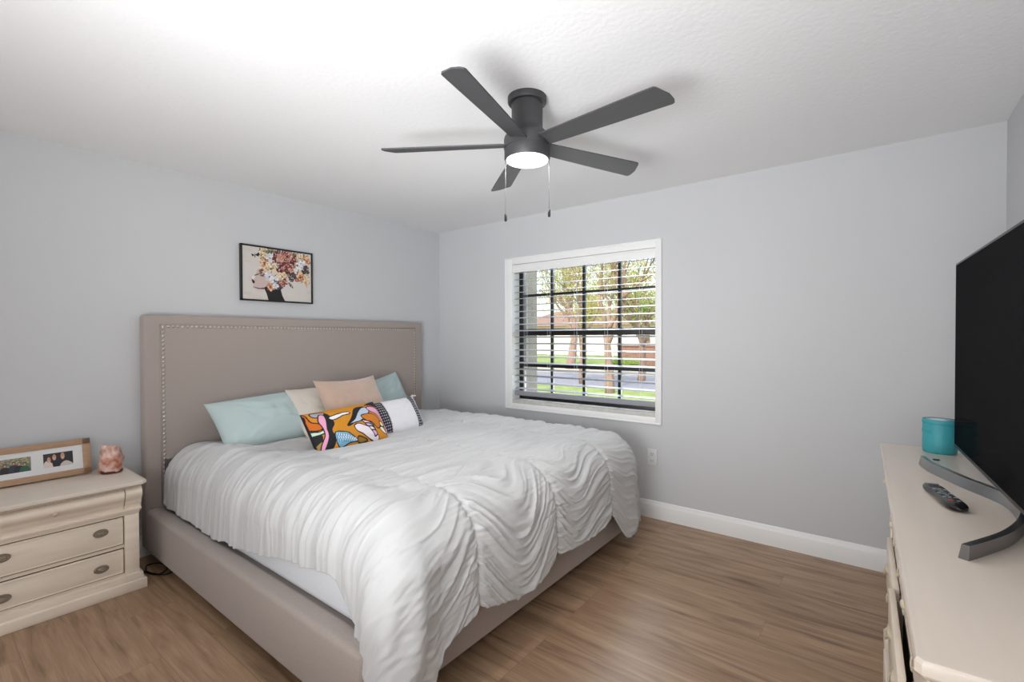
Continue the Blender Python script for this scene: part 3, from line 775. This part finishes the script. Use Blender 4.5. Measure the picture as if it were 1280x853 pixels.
for v in bm.verts:
    d_ = v.co.normalized(); pz = d_.z
    a_ = math.atan2(d_.y, d_.x); rr = .057 * (1 - .16 * max(0, pz)) * (1 + .05 * math.sin(3 * a_ + 1) + .05 * math.sin(5 * a_ + 2 * pz))
    s_ = max(abs(pz), math.hypot(d_.x, d_.y)); nx, ny, nz = d_ / s_
    facet = .9 + .12 * float(vnoise(np.array(nx * 2.1 + 5), np.array(ny * 2.3 + nz * 2 + 9)))
    v.co = Vector((nx * rr * facet, ny * rr * facet, .082 + nz * .070 * (1 + .10 * nx * 1.0 - .16 * ny)))
fin('salt_block', bm, salt_mat(), sl, sharp=18)
M_dkwood = mat('dark_reddish_wood', (86, 46, 34), .4, noise=(20, .15, (1, 1, 4)))
bm = bmesh.new(); lathe(bm, [(.047, 0), (.050, .004), (.050, .014), (.047, .017)], n=40); fin('lamp_base', bm, M_dkwood, sl, sharp=40)

# cords on the floor
def cord(name, pts, r, label):
    bm = bmesh.new(); tube(bm, smooth_path(pts, 8), r, 6); o = fin(name, bm, M_black, smooth=True); tag(o, label, 'cord'); return o
cord('power_cord', [(.02, -2.585, .30), (.022, -2.588, .15), (.05, -2.59, .02), (.12, -2.585, .006), (.22, -2.60, .006), (.36, -2.56, .006), (.33, -2.50, .006), (.22, -2.50, .006), (.2, -2.56, .012), (.30, -2.585, .012), (.40, -2.53, .006), (.38, -2.46, .006)], .004,
     'black power cord looped on the floor between the nightstand and the bed')

# ================================================================== wall art
M_artframe = mat('black_art_frame', (20, 19, 20), .4)
M_art = vcol_mat('canvas_print', .6)
AY0, AY1, AZ0, AZ1 = -1.952, -1.412, 1.627, 2.031
art = thing('wall_art', 'black framed print of a profile with flowers for hair above the headboard', 'picture', (0, (AY0 + AY1) / 2, (AZ0 + AZ1) / 2))
hw, hh = (AY1 - AY0) / 2, (AZ1 - AZ0) / 2
bm = bmesh.new(); fwid = .011
box(bm, .001, .030, -hw, -hw + fwid, -hh, hh, .001); box(bm, .001, .030, hw - fwid, hw, -hh, hh, .001); box(bm, .001, .030, -hw, hw, -hh, -hh + fwid, .001); box(bm, .001, .030, -hw, hw, hh - fwid, hh, .001)
fin('frame', bm, M_artframe, art, sharp=30)
ac = Canvas(270, 196, (214, 207, 202), [(445, 183), (1055, 265), (1052, 700), (452, 668)])
for i in range(40): ac.ell((random.uniform(450, 1050), random.uniform(200, 690)), .08, .03, (random.randint(205, 220), random.randint(198, 212), random.randint(192, 208)))
ac.poly([(590, 400), (566, 470), (538, 492), (548, 512), (540, 530), (550, 545), (545, 572), (600, 582), (640, 572), (700, 560), (690, 420)], (206, 184, 178))
ac.poly([(640, 570), (662, 620), (684, 700), (832, 705), (800, 640), (780, 560), (740, 500)], (24, 22, 24), round_=False)
ac.poly([(545, 560), (590, 580), (640, 582), (640, 568), (600, 572)], (90, 70, 66))
ac.poly([(532, 496), (545, 500), (560, 512), (556, 530), (542, 526)], (30, 20, 24))
ac.poly([(532, 470), (560, 462), (558, 486), (545, 492)], (230, 226, 224)); ac.poly([(560, 455), (600, 440), (590, 452), (562, 462)], (40, 30, 32))
def flower(x, y, r, cols, n=7):
    for ring in (1, .72, .45):
        for i in range(n):
            a_ = 2 * PI * i / n + random.random() * .8; rr = r * ring * .62
            ac.ell((x + rr * math.cos(a_) * 1.0, y + rr * math.sin(a_)), r * ring / 470 * .62, r * ring / 470 * .40, random.choice(cols), a_)
    ac.ell((x, y), r / 470 * .16, r / 470 * .16, (60, 34, 30))
GR = [(120, 116, 84), (84, 84, 66), (150, 146, 110)]; BG = [(226, 206, 170), (206, 178, 134), (238, 226, 206)]; WH = [(240, 238, 236), (222, 220, 226), (206, 204, 210)]
RD = [(112, 36, 46), (150, 66, 62), (204, 138, 116), (88, 24, 36)]; OR = [(176, 92, 60), (206, 148, 112), (226, 200, 164)]; DK = [(52, 46, 54), (84, 76, 88)]
for i in range(150):
    t_ = random.random(); x_ = 590 + 440 * t_; y_ = 250 + 170 * t_ * .3 + random.uniform(-40, 230) * (1 - .3 * t_)
    if y_ > 560: continue
    ac.ell((x_, y_), random.uniform(.02, .05), random.uniform(.012, .03), random.choice(GR + DK + BG + RD), random.random() * 3)
for x_, y_, r_, c_ in ((640, 240, 42, BG), (700, 250, 44, GR), (625, 300, 34, BG), (690, 300, 36, WH), (640, 345, 42, OR), (700, 400, 55, BG), (830, 320, 98, RD), (820, 400, 60, RD), (960, 300, 40, BG), (1010, 320, 42, OR),
                       (965, 350, 36, WH), (940, 410, 36, WH), (1005, 410, 36, DK), (960, 475, 50, OR), (1010, 500, 36, BG), (880, 470, 40, DK), (690, 470, 42, WH), (730, 500, 36, WH), (800, 470, 42, BG), (770, 540, 40, DK), (700, 560, 34, OR), (740, 550, 26, WH), (810, 520, 34, RD)):
    flower(x_, y_, r_, c_)
ac.poly([(850, 520), (880, 535), (896, 572), (868, 556)], (70, 66, 78)); ac.poly([(1000, 510), (1018, 520), (1016, 565), (1004, 545)], (214, 170, 130))
for i in range(900):
    x_, y_ = random.uniform(585, 1045), random.uniform(215, 570)
    u_, v_ = ac.m([(x_, y_)])[0]; px_ = ac.a[min(ac.h - 1, max(0, int(v_ * ac.h))), min(ac.w - 1, max(0, int(u_ * ac.w)))]
    if abs(px_[0] - 212) + abs(px_[1] - 205) < 26 or abs(px_[0] - 206) + abs(px_[1] - 184) < 6: continue
    ac.ell((x_, y_), random.uniform(.006, .02), random.uniform(.004, .01), random.choice(GR + DK + RD + WH + BG), random.random() * 3)
for cx_, cy_ in ((560, 275),):
    ac.poly([(cx_, cy_), (cx_ - 32, cy_ - 14), (cx_ - 22, cy_ + 14)], BLK, round_=False); ac.poly([(cx_, cy_), (cx_ + 38, cy_ - 26), (cx_ + 36, cy_ + 14)], BLK, round_=False); ac.poly([(cx_ - 4, cy_ + 22), (cx_ + 2, cy_ - 30), (cx_ + 6, cy_ + 20)], BLK, round_=False)
bm = bmesh.new(); box(bm, .004, .021, -hw + .006, hw - .006, -hh + .006, hh - .006); fin('backing', bm, M_artframe, art)
painted_sheet('print', ac, 2 * hw - 2 * fwid, 2 * hh - 2 * fwid, M_art, art, (.0225, -hw + fwid, hh - fwid), (0, 1, 0), (0, 0, -1))

# ================================================================== CEILING FAN
M_fan = mat('matte_charcoal_metal', (66, 66, 68), .5, metal=.2)
M_blade = mat('charcoal_blade', (70, 70, 72), .5, noise=(6, .06, (1, 8, 1)))
FX, FYY = 2.345, -1.685
fan = thing('ceiling_fan', 'charcoal five blade ceiling fan with a lit round lamp', 'ceiling fan', (FX, FYY, CH))
bm = bmesh.new(); lathe(bm, [(.088, 0), (.088, -.022), (.084, -.028), (.075, -.029)], n=48); fin('canopy', bm, M_fan, fan, sharp=35)
bm = bmesh.new()
lathe(bm, [(.071, -.028), (.070, -.135), (.074, -.148), (.092, -.166), (.103, -.180), (.106, -.192), (.106, -.232)], n=48); fin('motor_housing', bm, M_fan, fan, sharp=35)
bm = bmesh.new(); lathe(bm, [(.104, -.232), (.104, -.276), (.100, -.282), (.094, -.282)], n=48); fin('light_kit', bm, M_fan, fan, sharp=35)
m, t, b = nt('lit_diffuser'); b.inputs['Base Color'].default_value = (1, 1, 1, 1); b.inputs['Emission Color'].default_value = (1, .985, .96, 1); b.inputs['Emission Strength'].default_value = 1.6
bm = bmesh.new(); lathe(bm, [(.096, -.279), (.095, -.286), (.080, -.290), (.040, -.292), (.0005, -.293)], n=48); fin('lamp_diffuser', bm, m, fan, smooth=True)
for i in range(5):
    ang = math.radians(-75.5 + 72 * i)
    # blade outline in its own plane (x outwards): wider outwards with a slanting tip
    ot = [(.07, -.042), (.20, -.048), (.42, -.058), (.60, -.066), (.632, -.066), (.640, -.060), (.668, -.006), (.672, .030), (.668, .044), (.660, .048), (.42, .046), (.20, .042), (.07, .038)]
    bm = bmesh.new(); tv = []; bv = []
    for x, y in ot:
        tv.append(bm.verts.new((x, y, .003))); bv.append(bm.verts.new((x, y, -.003)))
    n_ = len(ot)
    for k_ in range(n_): bm.faces.new((tv[k_], tv[(k_ + 1) % n_], bv[(k_ + 1) % n_], bv[k_]))
    bm.faces.new(tv); bm.faces.new(bv[::-1])
    rot = Matrix.Rotation(ang, 4, 'Z') @ Matrix.Rotation(math.radians(-13), 4, 'X')
    o = fin('blade', bm, M_blade, fan); o.matrix_local = Matrix.Translation((0, 0, -.212)) @ rot
rr_ = Vector((math.cos(YAW), math.sin(YAW), 0))
M_chain = mat('chain_metal', (96, 96, 98), .6, metal=.1)
for s_, zb in ((-1, 1.885), (1, 1.905)):
    pc = rr_ * (.099 * s_)
    bm = bmesh.new(); tube(bm, [(pc.x, pc.y, -.245), (pc.x, pc.y, zb - CH + .03)], .0011, 6)
    z_ = -.25
    while z_ > zb - CH + .03:
        bmesh.ops.create_icosphere(bm, subdivisions=1, radius=.0017, matrix=Matrix.Translation((pc.x, pc.y, z_))); z_ -= .0075
    ch_ = fin('pull_chain', bm, M_chain, fan, smooth=True)
    bm = bmesh.new(); zt = zb - CH + .032
    lathe(bm, [(.002, zt), (.0055, zt - .004), (.0062, zt - .03), (.0045, zt - .036), (.0005, zt - .037)], pc.x, pc.y, 12); fin('chain_fob', bm, M_black, ch_, smooth=True)
fl = bpy.data.lights.new('fan_lamp_light', 'AREA'); fl.shape = 'DISK'; fl.size = .17; fl.energy = 4.5; fl.color = (1, .97, .93)
flo = bpy.data.objects.new('fan_lamp_light', fl); C.objects.link(flo); flo.parent = fan; flo.location = (0, 0, -.298)

# ================================================================== DRESSER
DA = math.radians(-1.17)
dz = thing('dresser', 'long cream dresser with drawers slightly open along the right wall', 'dresser', (3.640, -1.657, 0), (0, 0, -DA * -1 + 0))
dz.rotation_euler = (0, 0, math.radians(1.17))
# local: -x is the front, origin at the middle of the front top edge; length along y
DL = .883
def flipx(o):  # builder above makes things facing +x; dresser faces -x
    return o
bm = bmesh.new(); prof = [(.022, .838), (.010, .846), (.004, .851), (0, .857), (0, .872), (.003, .878), (.008, .880)]
rings = []; c = .008
for off, z in prof:
    y1 = DL - off
    pts = [(.455, -y1), (off + c, -y1), (off, -y1 + c), (off, y1 - c), (off + c, y1), (.455, y1)]
    rings.append([bm.verts.new((x, y, z)) for x, y in pts])
for a, b in zip(rings, rings[1:]):
    for i in range(6): bm.faces.new((a[i], a[(i + 1) % 6], b[(i + 1) % 6], b[i]))
bm.faces.new(rings[0]); bm.faces.new(rings[-1]); fin('top', bm, M_creamtop, dz, sharp=28)
bm = bmesh.new(); box(bm, .052, .455, -.845, .845, .07, .842); fin('carcass', bm, M_cream, dz)
bm = bmesh.new(); box(bm, .030, .455, -.862, .862, .05, .09, .004); box(bm, .016, .455, -.874, .874, 0, .055, .004); fin('plinth', bm, M_cream, dz, sharp=30)
bm = bmesh.new(); box(bm, .0475, .056, -.79, .79, .105, .83); fin('drawer_gap', bm, M_creamdark, dz)
cols = ((.258, .772), (-.262, .252), (-.772, -.268))
for y in (.815, .255, -.265, -.815):
    w_ = .042 if abs(y) > .5 else .004
    bm = bmesh.new(); box(bm, .036 if abs(y) > .5 else .044, .07, y - w_, y + w_, .09, .72, .003); fin('pilaster', bm, M_cream, dz, sharp=30)
bm = bmesh.new(); box(bm, .038, .06, -.85, .85, .712, .722, .002); box(bm, .033, .06, -.852, .852, .722, .730, .002); fin('cornice_moulding', bm, M_cream, dz, sharp=30)
rows = ((.512, .705), (.302, .500), (.100, .290))
opening = {(0, 1): .018, (1, 1): .030, (1, 2): .042, (2, 1): .002, (1, 0): .0, (2, 2): .014}
def dpull(parent, x, y, z):
    o = oval_pull(parent, x, y, z, .9, M_pullc); o.rotation_euler = (0, 0, PI)
    bm = bmesh.new(); pts = smooth_path([(.004, -.022, .002), (.009, -.022, -.002), (.011, -.016, -.014), (.011, 0, -.019), (.011, .016, -.014), (.009, .022, -.002), (.004, .022, .002)], 5)
    tube(bm, pts, .0028, 7); fin('bail_handle', bm, M_pullc, o, smooth=True)
for ci, (y0, y1) in enumerate(cols):
    # ogee top drawer
    bm = bmesh.new(); pr = [(.052 - (x - .432) * 1.0, z) for x, z in scurve(.732, .836, .432, .462)] + [(.07, .732), (.07, .836)]
    extrude_y(bm, pr, y0, y1); td = fin('drawer', bm, M_cream, dz, sharp=35)
    for yy in ((y0 + y1) / 2,):
        k_ = knob(td, .026, yy, .795, 1.0); k_.rotation_euler = (0, -PI / 2, 0)
    for ri, (z0, z1) in enumerate(rows):
        op = opening.get((ci, ri), 0)
        bm = bmesh.new(); x1 = .040 - op
        box(bm, x1, x1 + .018, y0, y1, z0, z1, .003, 2)
        if op > .01:
            box(bm, x1 + .018, .075, y0 + .012, y0 + .024, z0 + .015, z1 - .03); box(bm, x1 + .018, .075, y1 - .024, y1 - .012, z0 + .015, z1 - .03)
        dd_ = fin('drawer', bm, M_cream, dz, sharp=30)
        for yy in (y0 + .13, y1 - .13): dpull(dd_, x1, yy, (z0 + z1) / 2 + .01)

# ================================================================== TV + stand
M_tvb = mat('tv_bezel', (16, 16, 17), .35)
m, t, b = nt('tv_screen'); n = t.nodes
df = n.new('ShaderNodeBsdfDiffuse'); df.inputs[0].default_value = (.006, .006, .007, 1); gl = n.new('ShaderNodeBsdfGlossy'); gl.inputs['Roughness'].default_value = .1
mxs = n.new('ShaderNodeMixShader'); mxs.inputs[0].default_value = .028
t.links.new(df.outputs[0], mxs.inputs[1]); t.links.new(gl.outputs[0], mxs.inputs[2]); t.links.new(mxs.outputs[0], n['Material Output'].inputs[0])
M_scr = m
M_steel = mat('brushed_steel', (150, 150, 152), .3, metal=1, bump=(60, .2, (.1, .1, 6)))
M_gun = mat('gunmetal', (66, 68, 72), .35, metal=.8)
TA = math.atan2(.038, .83)
tv = thing('television', 'large black flat television on a curved metal stand on the dresser', 'television', (3.878, -1.590, .880), (0, 0, TA))
TW, TH0, TH1 = .62, .048, .748
bm = bmesh.new(); box(bm, -.004, .022, -TW, TW, TH0, TH1, .003, 2); fin('tv_housing', bm, M_tvb, tv, sharp=30)
bm = bmesh.new(); box(bm, .022, .060, -.45, .45, TH0 + .03, TH0 + .42, .012, 3); fin('rear_housing', bm, M_tvb, tv, sharp=30)
bm = bmesh.new(); box(bm, -.0048, -.003, -TW + .009, TW - .009, TH0 + .014, TH1 - .009); fin('screen', bm, M_scr, tv)
bm = bmesh.new(); box(bm, .02, .05, -.10, .10, .004, TH0 + .06, .004); fin('stand_neck', bm, M_gun, tv, sharp=30)
# crescent foot, world tips (3.740,-1.155) and (3.760,-2.085), apex about (3.915,-1.64)
tips = [Vector((3.742, -1.150)), Vector((3.762, -1.26)), Vector((3.825, -1.42)), Vector((3.893, -1.56)), Vector((3.905, -1.68)), Vector((3.885, -1.80)), Vector((3.835, -1.94)), Vector((3.757, -2.080))]
path = smooth_path([(p.x, p.y, 0) for p in tips], 10)
Rz = Matrix.Rotation(-TA, 3, 'Z')
loc_path = [Rz @ (p - Vector((3.878, -1.590, 0))) for p in path]
bm = bmesh.new(); rings = []
for i, p in enumerate(loc_path):
    d_ = (loc_path[min(i + 1, len(loc_path) - 1)] - loc_path[max(i - 1, 0)]).normalized(); n_ = Vector((-d_.y, d_.x, 0))
    if n_.x < 0: n_ = -n_
    w_ = .009; H_ = .032; lean = .006
    rings.append([bm.verts.new(p - n_ * w_), bm.verts.new(p + n_ * w_), bm.verts.new(p + n_ * (w_ + lean - .004) + Vector((0, 0, H_))), bm.verts.new(p - n_ * (w_ - lean) + Vector((0, 0, H_)))])
for a, b in zip(rings, rings[1:]):
    for k_ in range(4): bm.faces.new((a[k_], a[(k_ + 1) % 4], b[(k_ + 1) % 4], b[k_]))
bm.faces.new(rings[0]); bm.faces.new(rings[-1]); fin('stand_foot', bm, M_steel, tv, loc=(0, 0, .0005), sharp=30)

# ================================================================== remote, canister
rem = thing('remote_control', 'black remote control with a red button on the dresser', 'remote control', (3.765, -1.615, .880), (0, 0, math.radians(12)))
bm = bmesh.new(); N_ = 40; secs = []
for i in range(25):
    t_ = i / 24; y = -.118 + .236 * t_
    wv = .0245 * (1 - .25 * math.exp(-((t_ - .55) / .2) ** 2) * .5) * (max(0, 1 - abs(2 * t_ - 1) ** 7)) ** .5 + .001
    hv = .010 * (max(0, 1 - abs(2 * t_ - 1) ** 8)) ** .5 + .0005
    secs.append([bm.verts.new((wv * math.copysign(abs(math.cos(2 * PI * k / N_)) ** .6, math.cos(2 * PI * k / N_)), y, .011 + hv * math.copysign(abs(math.sin(2 * PI * k / N_)) ** .7, math.sin(2 * PI * k / N_)))) for k in range(N_)])
for a, b in zip(secs, secs[1:]):
    for k_ in range(N_): bm.faces.new((a[k_], a[(k_ + 1) % N_], b[(k_ + 1) % N_], b[k_]))
bm.faces.new(secs[0]); bm.faces.new(secs[-1]); fin('remote_body', bm, mat('remote_black', (20, 20, 22), .25), rem, sharp=40)
M_key = mat('grey_keys', (150, 152, 156), .5); M_red = mat('red_key', (206, 40, 44), .5); M_dkey = mat('dark_keys', (48, 50, 54), .45)
def key(x, y, w, h, m):
    bm = bmesh.new(); box(bm, x - w, x + w, y - h, y + h, .0195, .0222, .0008, 1); fin('button', bm, m, rem)
for x, y, w, h, m_ in [(-.012, .098, .005, .004, M_key), (.0, .098, .005, .004, M_key), (.012, .098, .005, .004, M_key), (0, .07, .014, .009, M_dkey), (0, .07, .005, .005, M_key)]: key(x, y, w, h, m_)
for r_ in range(5):
    for c_ in range(3): key(-.012 + .012 * c_, .035 - .019 * r_, .0038, .0035, M_key if r_ % 2 == 0 or c_ == 1 else M_dkey)
key(-.008, -.072, .005, .0045, M_red); key(.009, -.072, .004, .0035, M_key); key(0, -.09, .004, .003, M_dkey)

M_teal = mat('turquoise_ceramic', (58, 156, 166), .5, bump=(50, .3, (1, 1, 1)))
M_lid = mat('white_lid', (214, 226, 230), .5)
can = thing('canister', 'turquoise round canister with a pale top beside the television', 'canister', (3.812, -.865, .880))
bm = bmesh.new(); lathe(bm, [(.050, 0), (.053, .004), (.054, .010), (.054, .112), (.0525, .115), (.0525, .118), (.054, .120)], n=56); bodyc = fin('canister_body', bm, M_teal, can, sharp=35)
bm = bmesh.new()
for i in range(9):
    a_ = math.radians(-150 + i * 6.2 - 25); bmesh.ops.create_uvsphere(bm, u_segments=8, v_segments=6, radius=.0042, matrix=Matrix.Translation((.0545 * math.cos(a_), .0545 * math.sin(a_), .088)) @ Matrix.Rotation(a_, 4, 'Z') @ Matrix.Diagonal((.35, .8, 1.4, 1)))
fin('embossing', bm, M_teal, bodyc, smooth=True)
bm = bmesh.new(); lathe(bm, [(.0545, .118), (.0555, .121), (.0555, .132), (.0535, .135), (.048, .1355), (.046, .133)], n=56); fin('lid_rim', bm, M_teal, can, sharp=35)
bm = bmesh.new(); lathe(bm, [(.0475, .1335), (.0005, .1345)], n=48); fin('lid_top', bm, M_lid, can, smooth=True)
bm = bmesh.new(); lathe(bm, [(.010, 0), (.011, .001), (.010, .003), (.0005, .0032)], n=20)
cn = fin('coin', bm, M_gun, loc=(3.79, -1.035, .8805), sharp=40); tag(cn, 'small dark coin lying on the dresser in front of the turquoise canister', 'coin')

# ================================================================== OUTSIDE
GZ = -.2
M_grass = mat('sunny_grass', (150, 168, 84), .95, noise=(3, .25), bump=(60, .8))
M_road = mat('pale_asphalt', (150, 148, 152), .9, noise=(5, .06))
M_walk = mat('pale_concrete', (196, 186, 166), .9, noise=(3, .04))
def ground(name, y0, y1, m, z=GZ, lab=None):
    o = boxo(name, -60, 40, y0, y1, z - .1, z, m); o['kind'] = 'structure'; return o
ground('ground_lawn', .4, 9.6, M_grass); ground('ground_road', 9.6, 14.8, M_road, GZ - .01); ground('ground_sidewalk', 14.8, 18.5, M_walk)
ground('ground_far_lawn', 18.5, 90, M_grass)
M_vinyl = mat('white_fence_vinyl', (220, 214, 204), .6)
fe = thing('fence', 'white vertical board fence beyond the lawn outside the window', 'fence', (-20, 33, GZ))
bm = bmesh.new(); box(bm, -26, 22, 0, .02, 0.05, 1.75)
for i in range(300):
    x = -26 + .16 * i; box(bm, x, x + .13, -.02, .0, .05, 1.75)
fin('fence_panel', bm, M_vinyl, fe)
bm = bmesh.new()
bm.free()
for i in range(16):
    bm = bmesh.new(); x = -26 + 3.2 * i; box(bm, x, x + .14, -.06, .08, 0, 1.9, .01); fin('fence_post', bm, M_vinyl, fe)
M_house = mat('peach_house_wall', (224, 202, 186), .9); M_hroof = mat('brown_shingles', (150, 122, 104), .9, noise=(6, .15)); M_hwin = mat('dark_house_window', (70, 78, 88), .2)
hs = thing('house', 'peach walled low house beyond the fence outside the window', 'house', (-20, 44, GZ))
bm = bmesh.new(); box(bm, -12, 8, 0, 8, 0, 3.0); fin('house_wall', bm, M_house, hs)
bm = bmesh.new(); a = [bm.verts.new(p) for p in ((-12.6, -.6, 2.95), (8.6, -.6, 2.95), (8.6, 8.6, 2.95), (-12.6, 8.6, 2.95), (-9, 4, 4.9), (5, 4, 4.9))]
for f in ((0, 1, 5, 4), (1, 2, 5), (2, 3, 4, 5), (3, 0, 4), (0, 3, 2, 1)): bm.faces.new([a[i] for i in f])
fin('house_roof', bm, M_hroof, hs)
for x in (-9, -4, 1, 5): bm = bmesh.new(); box(bm, x, x + 1.4, -.04, .02, 1.0, 2.2); fin('house_window', bm, M_hwin, hs)
M_brick = mat('brown_brick', (142, 106, 92), .9, noise=(8, .2))
bm = bmesh.new(); box(bm, -1.0, 1.5, -.3, .3, 0, 1.05, .02); box(bm, -1.05, 1.55, -.36, .36, 1.05, 1.12, .02)
bw = fin('brick_planter', bm, M_brick, loc=(-7.2, 22, GZ), sharp=30); tag(bw, 'brown brick garden wall standing on the far lawn, right in the window', 'planter')

M_bark = mat('sunlit_bark', (150, 124, 106), .95, noise=(5, .3, (4, 4, 1)), bump=(20, 1, (3, 3, .6)))
def leaf_mat(name, c1, c2):
    m, t, b = nt(name); n = t.nodes; l = t.links
    oi = n.new('ShaderNodeTexCoord'); x = n.new('ShaderNodeTexNoise'); x.inputs['Scale'].default_value = 1.5; l.new(oi.outputs['Object'], x.inputs['Vector'])
    r = n.new('ShaderNodeValToRGB'); r.color_ramp.elements[0].position = .38; r.color_ramp.elements[1].position = .62; r.color_ramp.elements[0].color = lin(c1); r.color_ramp.elements[1].color = lin(c2)
    l.new(x.outputs[0], r.inputs[0]); l.new(r.outputs[0], b.inputs['Base Color']); b.inputs['Roughness'].default_value = .6
    tl = n.new('ShaderNodeBsdfTranslucent'); l.new(r.outputs[0], tl.inputs[0]); mx = n.new('ShaderNodeMixShader'); mx.inputs[0].default_value = .45
    l.new(b.outputs[0], mx.inputs[1]); l.new(tl.outputs[0], mx.inputs[2]); l.new(mx.outputs[0], n['Material Output'].inputs[0]); return m
M_leafy = leaf_mat('yellow_green_leaf', (176, 182, 96), (206, 190, 120)); M_leafo = leaf_mat('coppery_leaf', (200, 160, 112), (186, 186, 104)); M_leafg = leaf_mat('green_leaf', (120, 156, 66), (166, 184, 90))
def tree(loc, trunk_h, r0, spread, height, seed, leafm, nleaf, lsize, label, forks=3, name='tree', lean=(0, 0)):
    R_ = random.Random(seed); t = thing(name, label, 'tree', loc)
    bm = bmesh.new(); ends = []
    def branch(p, d, L, r, lvl):
        pts = [p]; n = 5; q = p.copy(); dd = d.copy()
        for i in range(n):
            dd = (dd + Vector((R_.uniform(-.16, .16), R_.uniform(-.16, .16), R_.uniform(-.04, .12)))).normalized(); q = q + dd * L / n; pts.append(q.copy())
            if lvl >= 2: ends.append(q.copy())
        tube(bm, pts, [r * (1 - .45 * i / n) for i in range(n + 1)], 8 if lvl < 2 else 5)
        if lvl < 4:
            for k in range(R_.choice((2, 3, 3)) if lvl else forks):
                a_ = R_.uniform(0, 2 * PI); tl_ = R_.uniform(.35, .85)
                nd = (dd + Vector((math.cos(a_), math.sin(a_), R_.uniform(-.1, .3))) * tl_ * spread).normalized()
                branch(pts[-1] if k < 2 else pts[-2], nd, L * R_.uniform(.62, .85), r * .55, lvl + 1)
    branch(Vector((0, 0, -.05)), Vector((lean[0], lean[1], 1)).normalized(), trunk_h, r0, 0)
    fin('trunk', bm, M_bark, t, smooth=True)
    bm = bmesh.new()
    for i in range(nleaf):
        c = R_.choice(ends) + Vector((R_.gauss(0, 1), R_.gauss(0, 1), R_.gauss(0, .8))) * .26 * height / 4
        a = Vector((R_.uniform(-1, 1), R_.uniform(-1, 1), R_.uniform(-1, 1))).normalized(); b = a.orthogonal().normalized(); s = lsize * R_.uniform(.6, 1.3)
        vs = [bm.verts.new(c + a * s), bm.verts.new(c + b * s * .5), bm.verts.new(c - a * s), bm.verts.new(c - b * s * .5)]; bm.faces.new(vs)
    me = bpy.data.meshes.new('foliage'); bm.to_mesh(me); bm.free(); link('foliage', me, leafm, t); return t
tree((-2.35, 8.75, GZ), 1.75, .15, 1.0, 4.2, 11, M_leafo, 2600, .032, 'nearest bare-limbed tree, its forked trunk in the right half of the window', 4)
tree((-8.7, 17.3, GZ), 1.9, .27, 1.0, 5, 5, M_leafo, 2400, .055, 'forked tree further back in the left half of the window', 3)
tree((-3.2, 13.0, GZ), 1.6, .16, 1.1, 5, 23, M_leafy, 3000, .05, 'leafy yellow green tree at the right edge of the window', 4)
tree((-13, 26.5, GZ), 1.7, .2, 1.1, 6, 31, M_leafy, 3500, .08, 'yellow green tree in front of the white fence, left in the window', 4)
tree((-9.0, 28, GZ), 1.7, .2, 1.1, 6, 37, M_leafg, 4000, .08, 'greener tree in front of the white fence, right in the window', 4)
tree((-4.4, 10.8, GZ), 1.8, .09, 1.0, 5, 41, M_leafy, 2500, .04, 'slender tree in the middle of the window beside the road', 3)
def shrub(loc, r, h, seed, label):
    R_ = random.Random(seed); t = thing('shrub', label, 'shrub', loc)
    bm = bmesh.new()
    for i in range(6):
        a_ = i * 1.05; tube(bm, [(0, 0, 0), (r * .3 * math.cos(a_), r * .3 * math.sin(a_), h * .4), (r * .6 * math.cos(a_), r * .6 * math.sin(a_), h * .8)], [.03, .02, .01], 5)
    fin('stem', bm, M_bark, t, smooth=True); bm = bmesh.new()
    for i in range(3500):
        v = Vector((R_.gauss(0, 1), R_.gauss(0, 1), R_.gauss(0, 1))).normalized() * (R_.random() ** .4); c = Vector((v.x * r, v.y * r, h * .5 + v.z * h * .5))
        a = Vector((R_.uniform(-1, 1), R_.uniform(-1, 1), R_.uniform(-1, 1))).normalized(); b = a.orthogonal().normalized(); s = .06
        bm.faces.new([bm.verts.new(c + a * s), bm.verts.new(c + b * s * .5), bm.verts.new(c - a * s), bm.verts.new(c - b * s * .5)])
    me = bpy.data.meshes.new('foliage'); bm.to_mesh(me); bm.free(); link('foliage', me, M_leafg, t)
shrub((-7.0, 20.2, GZ), .95, .5, 3, 'low green shrub in front of the brown brick garden wall')
